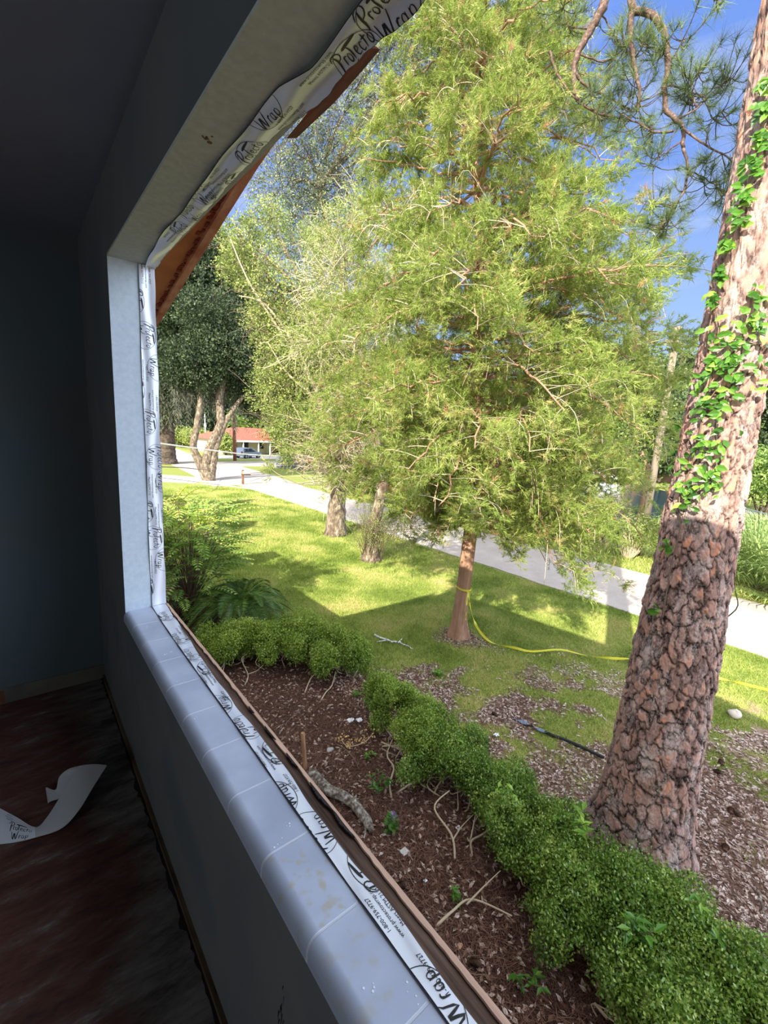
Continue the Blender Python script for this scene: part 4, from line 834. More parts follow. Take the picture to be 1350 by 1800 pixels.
# palmettos right
def palmetto(name, label, b, r, nf, mt, group=None):
    root = thing(name, label, 'palmetto', b, group); mb = MB(); st = MB()
    for k in range(nf):
        a = RNG.uniform(0, 6.28); el = RNG.uniform(.05, 1.35); d = np.array([math.cos(a) * math.cos(el), math.sin(a) * math.cos(el), math.sin(el)]); l = r * RNG.uniform(.55, .8)
        hub = b + d * l; st.tube([b + [0, 0, .05], (b + hub) / 2 + [0, 0, .05], hub], [.014, .012, .009], 4, cap=False)
        s = unit(np.cross(d, [0, 0, 1.])); u = np.cross(s, d)
        for q in range(24):
            an = (q / 23 - .5) * 4.2; dd = unit(d * math.cos(an) + s * math.sin(an) + u * .15); e = hub + dd * r * .5; e2 = e + unit(dd + [0, 0, -.7]) * r * .18; w_ = unit(np.cross(dd, u)) * .022
            mb.add([hub, hub + dd * r * .25 + w_, hub + dd * r * .25 - w_, e + w_ * .8, e - w_ * .8, e2], t=[(0, 2, 1), (1, 2, 4), (1, 4, 3), (3, 4, 5)], a=RNG.random() * .6 + .2 * (el > .6))
    under(st.build('stems', m_twigd), root); under(mb.build('fronds', mt), root); return root
for (px, py, dx, l_) in [(1325, 1050, .8, 'pale fan-leaved palmetto nearest the road just right of the pine trunk'), (1345, 1035, 1.9, 'fan-leaved palmetto behind the first one right of the pine trunk'), (1300, 1020, 2.8, 'palmetto clump set furthest back, half behind the pine trunk'), (1400, 1075, .9, 'palmetto cut by the right edge of the photo')]:
    b = G(px, py); b[2] = 0; b[0] += dx; palmetto('palmetto', l_, b, 1.75, 34, m_palm)
for (px, py, dist, r, h) in [(1360, 830, 40, 3, 4.5), (1300, 800, 44, 3, 4)]:
    shrub('yard_shrub', {1360: 'green shrub beyond the palmettos at the right edge', 1300: 'green shrub on the far lawn mostly hidden by the pine trunk'}[px], px, py, dist, r, h, 900, .2, m_mid)

# ---- sago palm
SB = np.array([3.45, 8.75, 0.]); sg = thing('sago_palm', 'dark green sago palm with arching feather fronds behind the low hedge', 'sago palm', SB)
def pinnate(mb, P, w, npair, lw, dz=-.15, a=.4, rach=None, vee=.35):
    n = len(P); T = unit(np.gradient(P, axis=0)); s = unit(np.cross(T, [0, 0, 1.])); u = np.cross(s, T)
    for k in range(npair):
        f = (k + .5) / npair * (n - 1); i = int(f); c = P[i] * (1 - (f - i)) + P[min(i + 1, n - 1)] * (f - i); ll = w * math.sin(.25 + 2.7 * (k + .5) / npair)
        for sg_ in (-1, 1):
            d = unit(s[i] * sg_ + T[i] * .55 + u[i] * vee); e = c + d * ll + [0, 0, dz * ll]; wv = T[i] * lw
            mb.add([c, c + d * ll * .4 + wv, e, c + d * ll * .4 - wv], t=[(0, 1, 2), (0, 2, 3)], a=min(1, max(0, a + RNG.normal() * .15)))
mb = MB(); ra_ = MB()
for k in range(64):
    az = k * 2.4 + RNG.normal() * .15; el = 1.25 - 1.1 * (k / 64); l = RNG.uniform(1.2, 1.5)
    hd = np.array([math.cos(az), math.sin(az), 0]); t = np.linspace(0, 1, 14)[:, None]
    P = SB + [0, 0, .38] + hd * l * t * math.cos(el * .8) + np.array([0, 0, 1.]) * l * (math.sin(el) * t - .75 * t ** 2.2)
    P[:, 2] = np.maximum(P[:, 2], .05)
    pinnate(mb, P, .2, 46, .0065, a=.25 + .5 * RNG.random()); ra_.tube(P, np.linspace(.009, .003, 14), 4, cap=False)
under(mb.build('fronds', m_sago), sg); under(ra_.build('rachis', m_sago), sg)
th = np.linspace(0, 6.28, 13)
under(MB().tube([SB, SB + [0, 0, .2], SB + [0, 0, .4]], [.16, .17, .12], 12).build('trunk', m_bark_dark), sg)

# ---- nandina-like pinnate shrub against the jamb
NB = np.array([2.75, 9.9, 0.]); nd = thing('pinnate_shrub', 'tall ferny-leaved shrub beside the window jamb with sunlit golden top sprays', 'shrub', NB)
mb = MB(); st = MB()
for k in range(300):
    az = RNG.uniform(0, 6.28); r_ = 1.3 * math.sqrt(RNG.random()); zt = 3.3 * RNG.random() ** .6 * (1 - .2 * r_ / 1.35)
    a = NB + [math.cos(az) * r_ * .6, math.sin(az) * r_ * .6, zt * .8]; l = RNG.uniform(.6, 1.05); a2 = az + RNG.normal() * .6
    hd = np.array([math.cos(a2), math.sin(a2), 0]); t = np.linspace(0, 1, 12)[:, None]
    P = a + hd * l * t + np.array([0, 0, 1.]) * l * (RNG.uniform(.35, .9) * t - .45 * t ** 2)
    pinnate(mb, P, .15, 11, .032, dz=-.25, a=.2 + .3 * RNG.random() + .35 * max(0, (a[2] - 1.2) / 1.4), vee=.1); st.tube(P, np.linspace(.007, .003, 12), 4, cap=False)  # tint rises with height: the sunlit top is put into the leaf colour
    if k % 4 == 0: st.tube(spline([NB + [RNG.normal() * .1, RNG.normal() * .1, 0], (NB + a) / 2 + [0, 0, .1], a], 7), np.linspace(.018, .008, 7), 5)
for (px, py, ex, ey) in [(300, 905, 350, 855), (300, 870, 365, 848), (300, 930, 372, 893), (310, 940, 385, 912), (320, 950, 378, 905), (300, 900, 330, 852)]:
    P = spline([Vd(px - 10, py + 12, 9.6), Vd((px + ex) / 2, (py + ey) / 2 - 6, 9.5), Vd(ex, ey, 9.4)], 12)
    pinnate(mb, P, .16, 13, .032, dz=-.3, a=.9, vee=.1); st.tube(P, np.linspace(.008, .003, 12), 4, cap=False)  # top sprays coloured lightest, as if in sun
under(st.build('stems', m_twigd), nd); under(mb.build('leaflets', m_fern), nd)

# ---- clipped boxwood hedge: one shrub after another
hedge = [((398, 1128), .34, 'low', 'leftmost clipped boxwood of the far hedge run, nearest the sago palm', 1), ((450, 1118), .38, '', 'second clipped boxwood from the left in the far hedge run', 1), ((512, 1120), .40, '', 'middle clipped boxwood of the far hedge run', 1), ((566, 1130), .38, '', 'yellow-tipped boxwood second from the right in the far hedge run', 1), ((612, 1142), .30, '', 'small boxwood ending the far hedge run at the gap', 1),
 ((688, 1226), .36, '', 'first boxwood of the near hedge run, beside the gap in the hedge', 1), ((742, 1282), .42, '', 'boxwood near the white litter and dead yellow twigs', 1), ((800, 1330), .42, '', 'boxwood behind the pale forked bare stem', 0), ((868, 1382), .40, '', 'boxwood with long-leaved vine growing through, left of the pine foot', 0),
 ((930, 1450), .40, '', 'boxwood touching the left foot of the big pine', 0), ((1000, 1500), .46, '', 'boxwood right in front of the big pine trunk', 0), ((1075, 1570), .46, '', 'boxwood just below the right side of the pine foot', 0), ((1160, 1640), .46, '', 'glossy boxwood beside the pale leaf litter right of the pine', 0),
 ((1240, 1700), .44, '', 'boxwood second from the bottom right corner', 0), ((1325, 1745), .44, '', 'boxwood in the bottom right corner of the photo', 0), ((1120, 1740), .40, '', 'boxwood at the bottom edge in front of the hedge line', 0)]
for (pp, r, _, lb, lt) in hedge:
    tall = 1.4 if pp[1] < 1150 else 1.0; r *= 1.15 if tall > 1 else 1; zc = .42; c = G(pp[0], pp[1], zc); b = np.array([c[0], c[1], 0.]); root = thing('boxwood_shrub', lb, 'shrub', b, 'clipped boxwoods of the low hedge')
    mb = MB(); away = np.array([-1., -.15, 0])
    for k in range(9):
        a = RNG.uniform(0, 6.28); s0 = b + [RNG.normal() * .10 - .10, RNG.normal() * .18, -.01]; s1 = s0 + [RNG.normal() * .08 - .08 * (k % 2), RNG.normal() * .09, .14]; s2 = c + [math.cos(a) * r * .6, math.sin(a) * r * .6, .0 + RNG.normal() * .05]
        mb.tube(spline(wob([s0, s1, (s1 + s2) / 2, s2], .035), 12), np.linspace(.010, .004, 12) * RNG.uniform(.6, 1.2), 5, cap=False)
    under(mb.build('stems', m_twig), root)
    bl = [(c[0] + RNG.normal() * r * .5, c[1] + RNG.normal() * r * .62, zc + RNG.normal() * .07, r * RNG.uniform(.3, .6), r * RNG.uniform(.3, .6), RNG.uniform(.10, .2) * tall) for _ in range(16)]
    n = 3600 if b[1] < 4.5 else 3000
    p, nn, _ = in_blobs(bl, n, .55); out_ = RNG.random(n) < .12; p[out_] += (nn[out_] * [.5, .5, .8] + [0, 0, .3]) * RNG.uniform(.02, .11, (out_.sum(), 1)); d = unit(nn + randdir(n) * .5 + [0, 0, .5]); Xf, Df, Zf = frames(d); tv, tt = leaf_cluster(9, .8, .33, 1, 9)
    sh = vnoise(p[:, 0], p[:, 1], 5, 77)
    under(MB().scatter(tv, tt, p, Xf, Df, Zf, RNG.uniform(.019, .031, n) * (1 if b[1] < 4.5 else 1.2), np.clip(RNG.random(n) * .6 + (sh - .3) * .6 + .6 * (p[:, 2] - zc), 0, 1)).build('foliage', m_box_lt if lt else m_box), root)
# long-leaved weeds growing through the hedge
def weed(label, b, h, n, ll, tint, group=None):
    b = np.array(b); root = thing('weed', label, 'weed', b, group); mb = MB(); st = MB()
    for k in range(n):
        e = b + [RNG.normal() * h * .35, RNG.normal() * h * .35, h * RNG.uniform(.4, 1)]; P = spline(wob([b, (b + e) / 2, e], .02), 7); st.tube(P, [.003] * 7, 3, cap=False)
        for i in range(2, 7):
            for s_ in range(2):
                d = unit(np.array([RNG.normal(), RNG.normal(), RNG.uniform(-.1, .7)])); s = unit(np.cross(d, [0, 0, 1.])); l = ll * RNG.uniform(.6, 1.1); p = P[i]
                mb.add([p, p + d * l * .45 + s * l * .2, p + d * l + [0, 0, -.15 * l], p + d * l * .45 - s * l * .2], t=[(0, 1, 2), (0, 2, 3)], a=min(1, max(0, tint + RNG.normal() * .15)))
    under(st.build('stalks', m_twigd), root); under(mb.build('leaves', m_vine), root)
for (px, py, z, h, n, ll, tn, lb) in [(870, 1400, .45, .3, 3, .11, .9, 'yellowish long-leaved sprout topping the hedge left of the pine'), (835, 1345, .42, .25, 3, .11, .5, 'long-leaved green sprout in the hedge above the forked stem'), (775, 1355, .35, .22, 4, .09, .15, 'bluish-leaved sprout low on the bed side of the hedge'),
    (1010, 1470, .5, .3, 5, .12, .7, 'broad-leaved sprout at the pine foot in the hedge'), (960, 1560, .3, .25, 3, .12, .6, 'broad-leaved sprout hanging on the bed side of the hedge'), (1120, 1650, .5, .25, 4, .12, .45, 'broad-leaved sprout below the pine in the hedge'), (1230, 1640, .5, .25, 4, .10, .6, 'light sprout on the hedge near the pale litter'),
    (668, 1395, 0, .22, 5, .08, .25, 'small green seedling patch beside the fallen log end'), (650, 1330, 0, .12, 3, .06, .5, 'tiny seedling behind the wooden stake'), (690, 1460, 0, .2, 5, .09, .2, 'dark green seedling cluster nearest the sill, beyond the log end'), (800, 1590, 0, .15, 3, .07, .4, 'tiny seedling alone in the bare straw'), (926, 1735, 0, .2, 4, .08, .4, 'seedling at the bottom of the bed near the pinecones'), (772, 1190, 0, .12, 16, .07, .7, 'bright tuft of clover-like weed on the lawn below the juniper'), (625, 1225, 0, .1, 5, .06, .5, 'little weed in the gap between the hedge runs')]:
    b = G(px, py, z); weed(lb, b, h, n, ll, tn)
# white bare crooked stems on the bed side of the hedge
def crooked(name, label, cat, pix, r, m=m_twig, z=None, group=None, fork=None):
    pts = [G(x, y, zz) for x, y, zz in pix]; b = np.array(pts[0]); root = thing(name, label, cat, b, group); mb = MB().tube(spline(wob(pts, .012), 18), np.linspace(r, r * .45, 18), 7)
    for fk in (fork or []): mb.tube(spline(wob([G(*q) for q in fk], .01), 12), np.linspace(r * .7, r * .25, 12), 6)
    under(mb.build('stem', m, None, True), root); return root
for i, (pts, fk, lb) in enumerate([
  ([(800, 1512, 0), (795, 1470, .12), (765, 1420, .28), (790, 1390, .35)], [[(797, 1475, .1), (812, 1450, .14), (832, 1432, .2)]], 'tall pale forked bare stem in front of the hedge middle'),
  ([(690, 1408, 0), (683, 1380, .06), (692, 1350, .12), (680, 1325, .16), (690, 1300, .25)], None, 'thin pale S-shaped bare stem below the near hedge start'),
  ([(697, 1395, 0), (715, 1375, .08), (738, 1365, .16), (760, 1355, .2)], None, 'pale bare stem slanting right beneath the hedge'),
  ([(830, 1500, 0), (825, 1480, .06), (850, 1465, .14), (880, 1440, .3)], None, 'pale bare stem curving up right of the forked one'),
  ([(765, 1630, 0), (795, 1610, .05), (830, 1585, .12), (900, 1610, .2)], [[(820, 1590, .1), (850, 1560, .2), (880, 1530, .3)]], 'low pale branched stem sprawling over the bed, leftmost near the bottom'),
  ([(980, 1670, 0), (1000, 1650, .05), (985, 1620, .15), (960, 1590, .3)], None, 'pale hooked stem under the hedge below the pine'),
  ([(1050, 1740, 0), (1055, 1700, .1), (1085, 1670, .2), (1080, 1640, .3)], None, 'pale wavy stem rising near the bottom under the hedge'),
  ([(1062, 1785, 0), (1075, 1765, .05), (1102, 1755, .1), (1110, 1690, .3)], [[(1100, 1756, .1), (1112, 1740, .15), (1125, 1720, .3)]], 'thickest pale elbowed stem at the bottom of the bed'),
  ([(430, 1205, 0), (436, 1185, .08), (425, 1160, .2), (434, 1150, .3)], [[(436, 1185, .08), (452, 1178, .14), (466, 1165, .25)]], 'pale Y-shaped bare stem below the left end of the far hedge run'),
  ([(535, 1220, 0), (545, 1195, .06), (560, 1180, .14), (570, 1160, .25)], None, 'pale bare stem under the middle of the far hedge run'),
  ([(562, 1235, 0), (572, 1218, .05), (585, 1205, .12), (590, 1180, .2)], None, 'pale bare stem leaning right below the far hedge run')]):
    crooked('leafless_shrub', lb, 'shrub', pts, .014 if G(*pts[0])[1] < 4 else .011, fork=fk, group='bare stems of the old hedge')

# ---- foreground pine
PB = np.array([4.76, 1.27, 0.]); pn = thing('pine_tree', 'massive pine trunk with plated red-brown bark at the right', 'tree', PB)
NU, NV = 420, 1100; HT = 11.5
hz = np.concatenate([np.linspace(-.06, 5.2, 900), np.linspace(5.2, HT, 201)[1:]])
rad = np.interp(hz, [-.06, .15, .45, .9, 1.6, 2.3, 3.9, 5.1, 7, 12], [.56, .49, .425, .385, .355, .335, .265, .245, .22, .18])
th = np.linspace(0, 2 * math.pi, NU + 1); TH, HH = np.meshgrid(th, hz); 
def vor(nc, ch, seed, warp, el=.9):
    rs = np.random.default_rng(seed); NR = int(HT / ch) + 8; jx = rs.random((NR, nc)); jy = rs.random((NR, nc)); jh = rs.random((NR, nc)); jt = rs.random((NR, nc))
    u = TH / (2 * math.pi) * nc + warp * (.9 * (vnoise(TH * 2.2 * nc / 20, HH * 4, 1.0, seed + 1) - .5) + .5 * (vnoise(TH * 8, HH * 16, 1, seed + 2) - .5)); v = (HH + .5) / ch + warp * 1.1 * (vnoise(TH * 5, HH * 5, 1, seed + 3) - .5)
    iu, iv = np.floor(u).astype(int), np.floor(v).astype(int); F1 = np.full(u.shape, 9.); F2 = F1.copy(); CH = np.zeros(u.shape); CT = CH.copy(); DV = CH.copy()
    for a in (-1, 0, 1):
        for b in (-1, 0, 1):
            gv = np.clip(iv + b, 0, NR - 1); gm = (iu + a) % nc; dv = iv + b + jy[gv, gm] - v; d = np.hypot(iu + a + jx[gv, gm] - u, dv * el)
            c1 = d < F1; F2 = np.where(c1, F1, np.minimum(F2, d)); CH = np.where(c1, jh[gv, gm], CH); CT = np.where(c1, jt[gv, gm], CT); DV = np.where(c1, dv, DV); F1 = np.where(c1, d, F1)
    return F1, F2 - F1, CH, CT, DV
F1, E1, CH, CT, DV = vor(21, .15, 5, 1.5); G1, E2, CH2, CT2, DV2 = vor(50, .065, 15, 1.6)
fine = vnoise(TH * 14, HH * 26, 1, 64) - .5; big = vnoise(TH * 2, HH * 1.6, 1, 67); low = np.clip(1 - HH / 1.3, 0, 1)
rough_e = np.clip(E1 * 3 - .12 + 1.1 * (vnoise(TH * 6, HH * 12, 1, 68) - .5), 0, 1); e2 = np.clip(E2 * 3 + .6 * fine, 0, 1)
disp = .024 * rough_e ** .55 * (.35 + .65 * CH) + .011 * DV * (CH > .3) + .006 * e2 * CH2 + .008 * fine + low * .03 * (vnoise(TH * 8, HH * 4, 1, 66) - .5)
flare = 1 + np.clip(.5 - HH, 0, 1) * .45 * (np.clip(np.cos(TH * 3 + .8), 0, 1) ** 2 + .3 * np.cos(TH * 7))
RR = (rad[:, None] * flare + disp)
RR[:, -1] = RR[:, 0]
cxs = np.interp(hz, [0, 5.1, 12], [PB[0], PB[0] + .03, PB[0] + .03]); cys = np.interp(hz, [0, 5.1, 12], [PB[1], PB[1] - .05, PB[1] - .05])
P = np.stack([cxs[:, None] + RR * np.cos(TH), cys[:, None] + RR * np.sin(TH), HH], -1)
tn = .14 + .30 * rough_e ** .6 + .22 * CT * rough_e + .20 * (CT2 - .4) * e2 + .26 * fine + .14 * (big - .5); tn = tn + np.where((CT2 > .86) & (rough_e > .6), .13, 0) * np.clip(HH / 1.5, 0, 1) + .08 * np.clip((HH - 2.5) / 2, 0, 1) - .05 * low
tn = np.clip(tn, 0, 1)
m_pine, t_, b_ = new_mat('pine_bark'); L = t_.links.new; at = N(t_, 'ShaderNodeAttribute', attribute_name='tint'); tc = N(t_, 'ShaderNodeTexCoord')
nf, nl = nz_(70, 6, .75, (1, 1, .6)), nz_(7, 5, .7, (1, 1, .35))
a1 = N(t_, 'ShaderNodeMath', operation='MULTIPLY_ADD'); a1.inputs[1].default_value = .5; a1.inputs[2].default_value = -.25; L(nf.outputs[0], a1.inputs[0]); a2 = N(t_, 'ShaderNodeMath', operation='ADD'); L(a1.outputs[0], a2.inputs[0]); L(at.outputs['Fac'], a2.inputs[1])
r1 = ramp(t_, [(.08, lin(40, 32, 30)), (.25, lin(104, 84, 76)), (.42, lin(132, 106, 98)), (.58, lin(160, 128, 116)), (.75, lin(180, 136, 116)), (.93, lin(204, 136, 100))]); L(a2.outputs[0], r1.inputs[0])
li = ramp(t_, [(.54, (0, 0, 0, 1)), (.66, (.6, .6, .6, 1))]); ml = N(t_, 'ShaderNodeMath', operation='MULTIPLY_ADD'); ml.inputs[1].default_value = .5; L(nf.outputs[0], ml.inputs[0])
ml2 = N(t_, 'ShaderNodeMath', operation='MULTIPLY'); ml2.inputs[1].default_value = .6; L(nl.outputs[0], ml2.inputs[0]); L(ml2.outputs[0], ml.inputs[2]); L(ml.outputs[0], li.inputs[0])
mm = N(t_, 'ShaderNodeMixRGB'); mm.inputs[2].default_value = lin(196, 186, 180); L(li.outputs[0], mm.inputs[0]); L(r1.outputs[0], mm.inputs[1]); L(mm.outputs[0], b_.inputs['Base Color'])
b_.inputs['Roughness'].default_value = .9; b_.inputs['Specular IOR Level'].default_value = .2
bp = N(t_, 'ShaderNodeBump'); bp.inputs['Strength'].default_value = .8; bp.inputs['Distance'].default_value = .006; L(nf.outputs[0], bp.inputs['Height']); L(bp.outputs[0], b_.inputs['Normal'])
under(MB().grid(P[:, ::-1], tn[:, ::-1].ravel()).build('trunk', m_pine, None, True), pn)

# climbing vine with glossy leaves on the pine
def on_trunk(px, py, lift=.035):
    r = ray(px, py); o = np.array([0, 0, GZ]); best = None
    c = np.array([PB[0] + .02, PB[1] - .02]); rr_ = .3
    for _ in range(6):
        a = r[0] ** 2 + r[1] ** 2; b = -2 * (r[0] * c[0] + r[1] * c[1]); cc = c @ c - (rr_ + lift) ** 2; D = b * b - 4 * a * cc
        t = (-b - math.sqrt(D)) / (2 * a) if D > 0 else -b / (2 * a); p = o + r * t; rr_ = float(np.interp(p[2], hz, rad))
    out = p[:2] - c; return p, unit(np.array([out[0], out[1], 0.]))
vr = thing('climbing_vine', 'green broad-leaved vine climbing the sunlit left side of the pine trunk', 'vine', on_trunk(1215, 860)[0])
VP = [[(1180, 990), (1195, 930), (1195, 870), (1215, 820), (1228, 770), (1238, 720), (1262, 680), (1285, 640), (1300, 600), (1318, 570), (1345, 560)],
      [(1215, 870), (1240, 848), (1255, 850)], [(1240, 610), (1250, 560), (1262, 500), (1282, 430), (1300, 380), (1318, 310), (1338, 240), (1360, 180), (1380, 120)],
      [(1300, 600), (1330, 605), (1350, 600)], [(1165, 1085), (1172, 1040), (1180, 990)], [(1238, 720), (1262, 600), (1258, 540)]]
mb = MB(); stv = MB()
for li_, path in enumerate(VP):
    pts = [on_trunk(x, y)[0] for x, y in path]; Q = spline(pts, 8 * len(pts)); stv.tube(Q, [.006] * len(Q), 5, cap=False)
dens = [((1195, 850), 30, 10), ((1250, 845), 14, 12), ((1240, 770), 26, 26), ((1245, 700), 26, 26), ((1282, 650), 34, 20), ((1302, 610), 34, 26), ((1275, 630), 20, 10), ((1330, 565), 10, 14), ((1210, 862), 10, 12), ((1250, 530), 9, 10), ((1265, 480), 7, 12), ((1278, 430), 6, 14), ((1300, 385), 10, 12), ((1310, 345), 10, 14), ((1325, 290), 12, 14), ((1338, 240), 14, 14), ((1345, 190), 10, 12), ((1345, 150), 6, 14), ((1172, 960), 7, 5), ((1150, 1075), 5, 4), ((1325, 520), 14, 6)]
nl_ = 0
for (cx, cy), sp_, n in dens:
    for k in range(int(n * 1.7)):
        p, nrm = on_trunk(min(cx + RNG.normal() * sp_ * .8, 1400), cy + RNG.normal() * sp_, .05 + .05 * RNG.random())
        tang = unit(np.cross(nrm, [0, 0, 1.])); d = unit(tang * RNG.normal() + np.array([0, 0, -.5 + RNG.normal() * .5]) + nrm * .55); s = unit(np.cross(d, nrm)); up = np.cross(s, d)
        l = RNG.uniform(.05, .11); w_ = l * .25; b0 = p - d * l * .3
        V = [b0, b0 + d * l * .25 + s * w_ * .8 + up * .006, b0 + d * l * .55 + s * w_ + up * .006, b0 + d * l + nrm * -.01, b0 + d * l * .55 - s * w_ + up * .006, b0 + d * l * .25 - s * w_ * .8 + up * .006, b0 + d * l * .5]
        mb.add(V, t=[(0, 1, 6), (1, 2, 6), (2, 3, 6), (3, 4, 6), (4, 5, 6), (5, 0, 6)], a=np.clip(.45 + RNG.normal() * .25, 0, 1))
under(stv.build('vine_stem', m_twigd), vr); under(mb.build('leaves', m_vine), vr)
tw = [Vd(x, y, 5.0) for x, y in [(1258, 1112), (1270, 1092), (1296, 1068), (1293, 1040), (1287, 1000)]]
tb = thing('bare_twig', 'thin dark bare twig sticking out from the right of the pine trunk', 'twig', tw[0])
under(MB().tube(spline(tw, 14), np.linspace(.007, .003, 14), 5).tube([tw[1], Vd(1282, 1060, 5.0), Vd(1277, 1040, 5.0), Vd(1272, 1020, 5.0)], [.005, .004, .003, .002], 5).build('wood', m_bark_dark), tb)

# pine boughs hanging in from above, upper right
D_ = 7.6
def bough(label, main, subs, r0, tufts, D, first):
    root = thing('pine_bough', label, 'branch', Vd(*main[0], D)); mb = MB(); mb.tube(spline([Vd(x, y, D) for x, y in main], 30) + RNG.normal(size=(30, 3)) * .008, np.linspace(r0, r0 * .45, 30), 10)
    tips = []
    for s_, r in subs:
        Q = spline([Vd(x, y, D + dd) for x, y, dd in s_], 16); mb.tube(Q + RNG.normal(size=Q.shape) * .004, np.linspace(r, r * .35, 16), 7); tips += [Q[i] for i in (7, 9, 11, 13, 14, 15)]
    tips = np.array(tips); tw = MB(); T = []
    for k in range(tufts):
        a = tips[RNG.integers(len(tips))]; d = unit(RNG.normal(size=3) + [0, 0, .1]); l = RNG.uniform(.1, .42); e = a + d * l; tw.tube(spline([a, a + d * l * .5 + [0, 0, -.04], e + [0, 0, .03]], 6), np.linspace(.007, .004, 6), 4, cap=False); T.append((e + [0, 0, .03], unit(d + [0, 0, .5])))
    under(mb.build('wood', m_pinebr, None, True), root); under(tw.build('twigs', m_bark_dark), root)
    nb = MB(); p = np.array([t[0] for t in T]); dd = np.array([t[1] for t in T]); m = 46; pp = np.repeat(p, m, 0) - np.repeat(dd, m, 0) * RNG.uniform(0, .1, (len(p) * m, 1)); d = unit(np.repeat(dd, m, 0) * .75 + randdir(len(pp)) * .8); Xf, Df, Zf = frames(d)
    nb.scatter([(-.012, 0, 0), (.012, 0, 0), (0, 1, -.05)], [(0, 1, 2)], pp, Xf, Df, Zf, RNG.uniform(.13, .24, len(pp)), np.repeat(RNG.random(len(p)), m) * .6 + .4 * RNG.random(len(pp)))
    under(nb.build('needles', m_needles), root); return root
bough('left hanging pine bough, dark and thick, ending above the juniper top', [(1068, -20), (1055, 20), (1030, 65), (1012, 105), (1008, 140), (1016, 175)],
      [([(1008, 125, 0), (1035, 155, .1), (1070, 172, .2), (1110, 195, .3)], .022), ([(1018, 95, 0), (1060, 108, .1), (1100, 92, .2), (1140, 88, .3)], .014), ([(1016, 175, 0), (1040, 195, 0), (1075, 205, 0), (1110, 212, .1), (1150, 225, .1)], .018), ([(1040, 50, 0), (1000, 45, .1), (990, 10, .1)], .012), ([(965, 90, .1), (985, 140, .1), (1020, 180, 0), (1060, 205, 0)], .02), ([(1055, 20, .2), (1080, 60, .2), (1100, 85, .2)], .012)], .062, 120, D_, 0)
bough('right looping pine bough with a broken stub and drooping needle tufts', [(1115, -25), (1112, 15), (1135, 22), (1160, 42), (1172, 80), (1172, 130), (1170, 190), (1185, 205), (1200, 225), (1202, 260)],
      [([(1112, 15, 0), (1108, 60, 0), (1115, 110, 0), (1124, 160, 0), (1121, 195, 0)], .042), ([(1202, 260, 0), (1210, 300, 0), (1200, 340, 0), (1180, 362, 0), (1150, 355, 0)], .02), ([(1180, 362, 0), (1175, 385, 0), (1160, 405, .0)], .01), ([(1200, 225, 0), (1240, 255, 0), (1275, 275, 0), (1300, 300, 0)], .016), ([(1190, 210, 0), (1225, 190, .1), (1260, 155, .1), (1290, 135, .1)], .013),
       ([(1185, 230, 0), (1150, 232, 0), (1120, 215, 0), (1090, 200, 0)], .016), ([(1195, 250, 0), (1160, 275, 0), (1140, 290, .1)], .011), ([(1210, 300, 0), (1240, 315, 0), (1280, 345, 0)], .011), ([(1172, 110, 0), (1190, 90, .1), (1200, 70, .1)], .01), ([(1124, 80, 0), (1150, 85, 0), (1170, 90, .1)], .009), ([(1225, 190, .1), (1215, 150, .1), (1230, 125, .1)], .011), ([(1240, 255, 0), (1250, 215, .2), (1270, 195, .2)], .01), ([(1175, 150, 0), (1210, 160, .1), (1235, 170, .1)], .012)], .05, 250, D_, 1)
bough('small pine needle spray poking in at the top right', [(1240, -30), (1250, -14), (1258, -4)], [([(1240, -25, 0), (1256, -10, 0), (1262, -4, 0)], .01)], .02, 5, 6.5, 0)

# ================================================================ MAN-MADE THINGS OUTSIDE
m_pole = noisy('weathered_pole_wood', [(.3, lin(104, 92, 80)), (.6, lin(140, 126, 110))], scale=8, stretch=(1, 1, .1), rough=.9)
UB = G(1125, 976); UB[2] = 0; DU = math.hypot(UB[0], UB[1]); UT = Vd(1192, 574, DU)
UT2 = np.array([UB[0] * .5 + UT[0] * .5, UB[1] * .5 + UT[1] * .5, UT[2]])
up_ = thing('utility_pole', 'grey wooden utility pole with a slanting crossarm by the pond', 'utility pole', UB)
under(MB().tube([UB - [0, 0, .1], UT], [.14, .11], 12).build('pole', m_pole, None, True), up_)
ca, cb = Vd(1178, 599, DU - .25), Vd(1213, 611, DU - .25); dz = unit(cb - ca); w1 = unit(np.cross(dz, [0, 0, 1.]))
under(MB().obox((ca + cb) / 2, dz * np.linalg.norm(cb - ca) / 2, w1 * .05, np.array([0, 0, .06])).build('crossarm', m_pole), up_)
mw = plain('cable_black', lin(44, 46, 52), .6); m_ins = plain('insulator', lin(150, 150, 150), .4)
for p in (ca, cb):
    under(MB().tube([p + [0, 0, .06], p + [0, 0, .16]], [.05, .03], 8).build('insulator', m_ins), up_)
for (p, x0, y0, x1, y1, lb, cl) in [(ca, 1150, 607, 1240, 593, 'upper power line passing the pole crossarm', 1), (cb, 1158, 618, 1238, 609, 'lower power line passing the pole crossarm', 1)]:
    a = Vd(x0 - 260, y0 + 52, DU + 4); b = Vd(x1 + 130, y1 - 14, DU - 4); Q = spline([a, Vd(x0, y0, DU), p + [0, 0, .16], Vd(x1, y1, DU - 1), b], 60); mb = MB().tube(Q, [.018] * 60, 5)
    for k in range(60):
        if 36 < k < 46 or 15 < k < 20:
            mb.tube([Q[k] - [0, 0, .05], Q[k] + [0, 0, .05]], [.02, .02], 4)
    wr = thing('power_line', lb, 'cable', a); under(mb.build('cable', mw), wr)
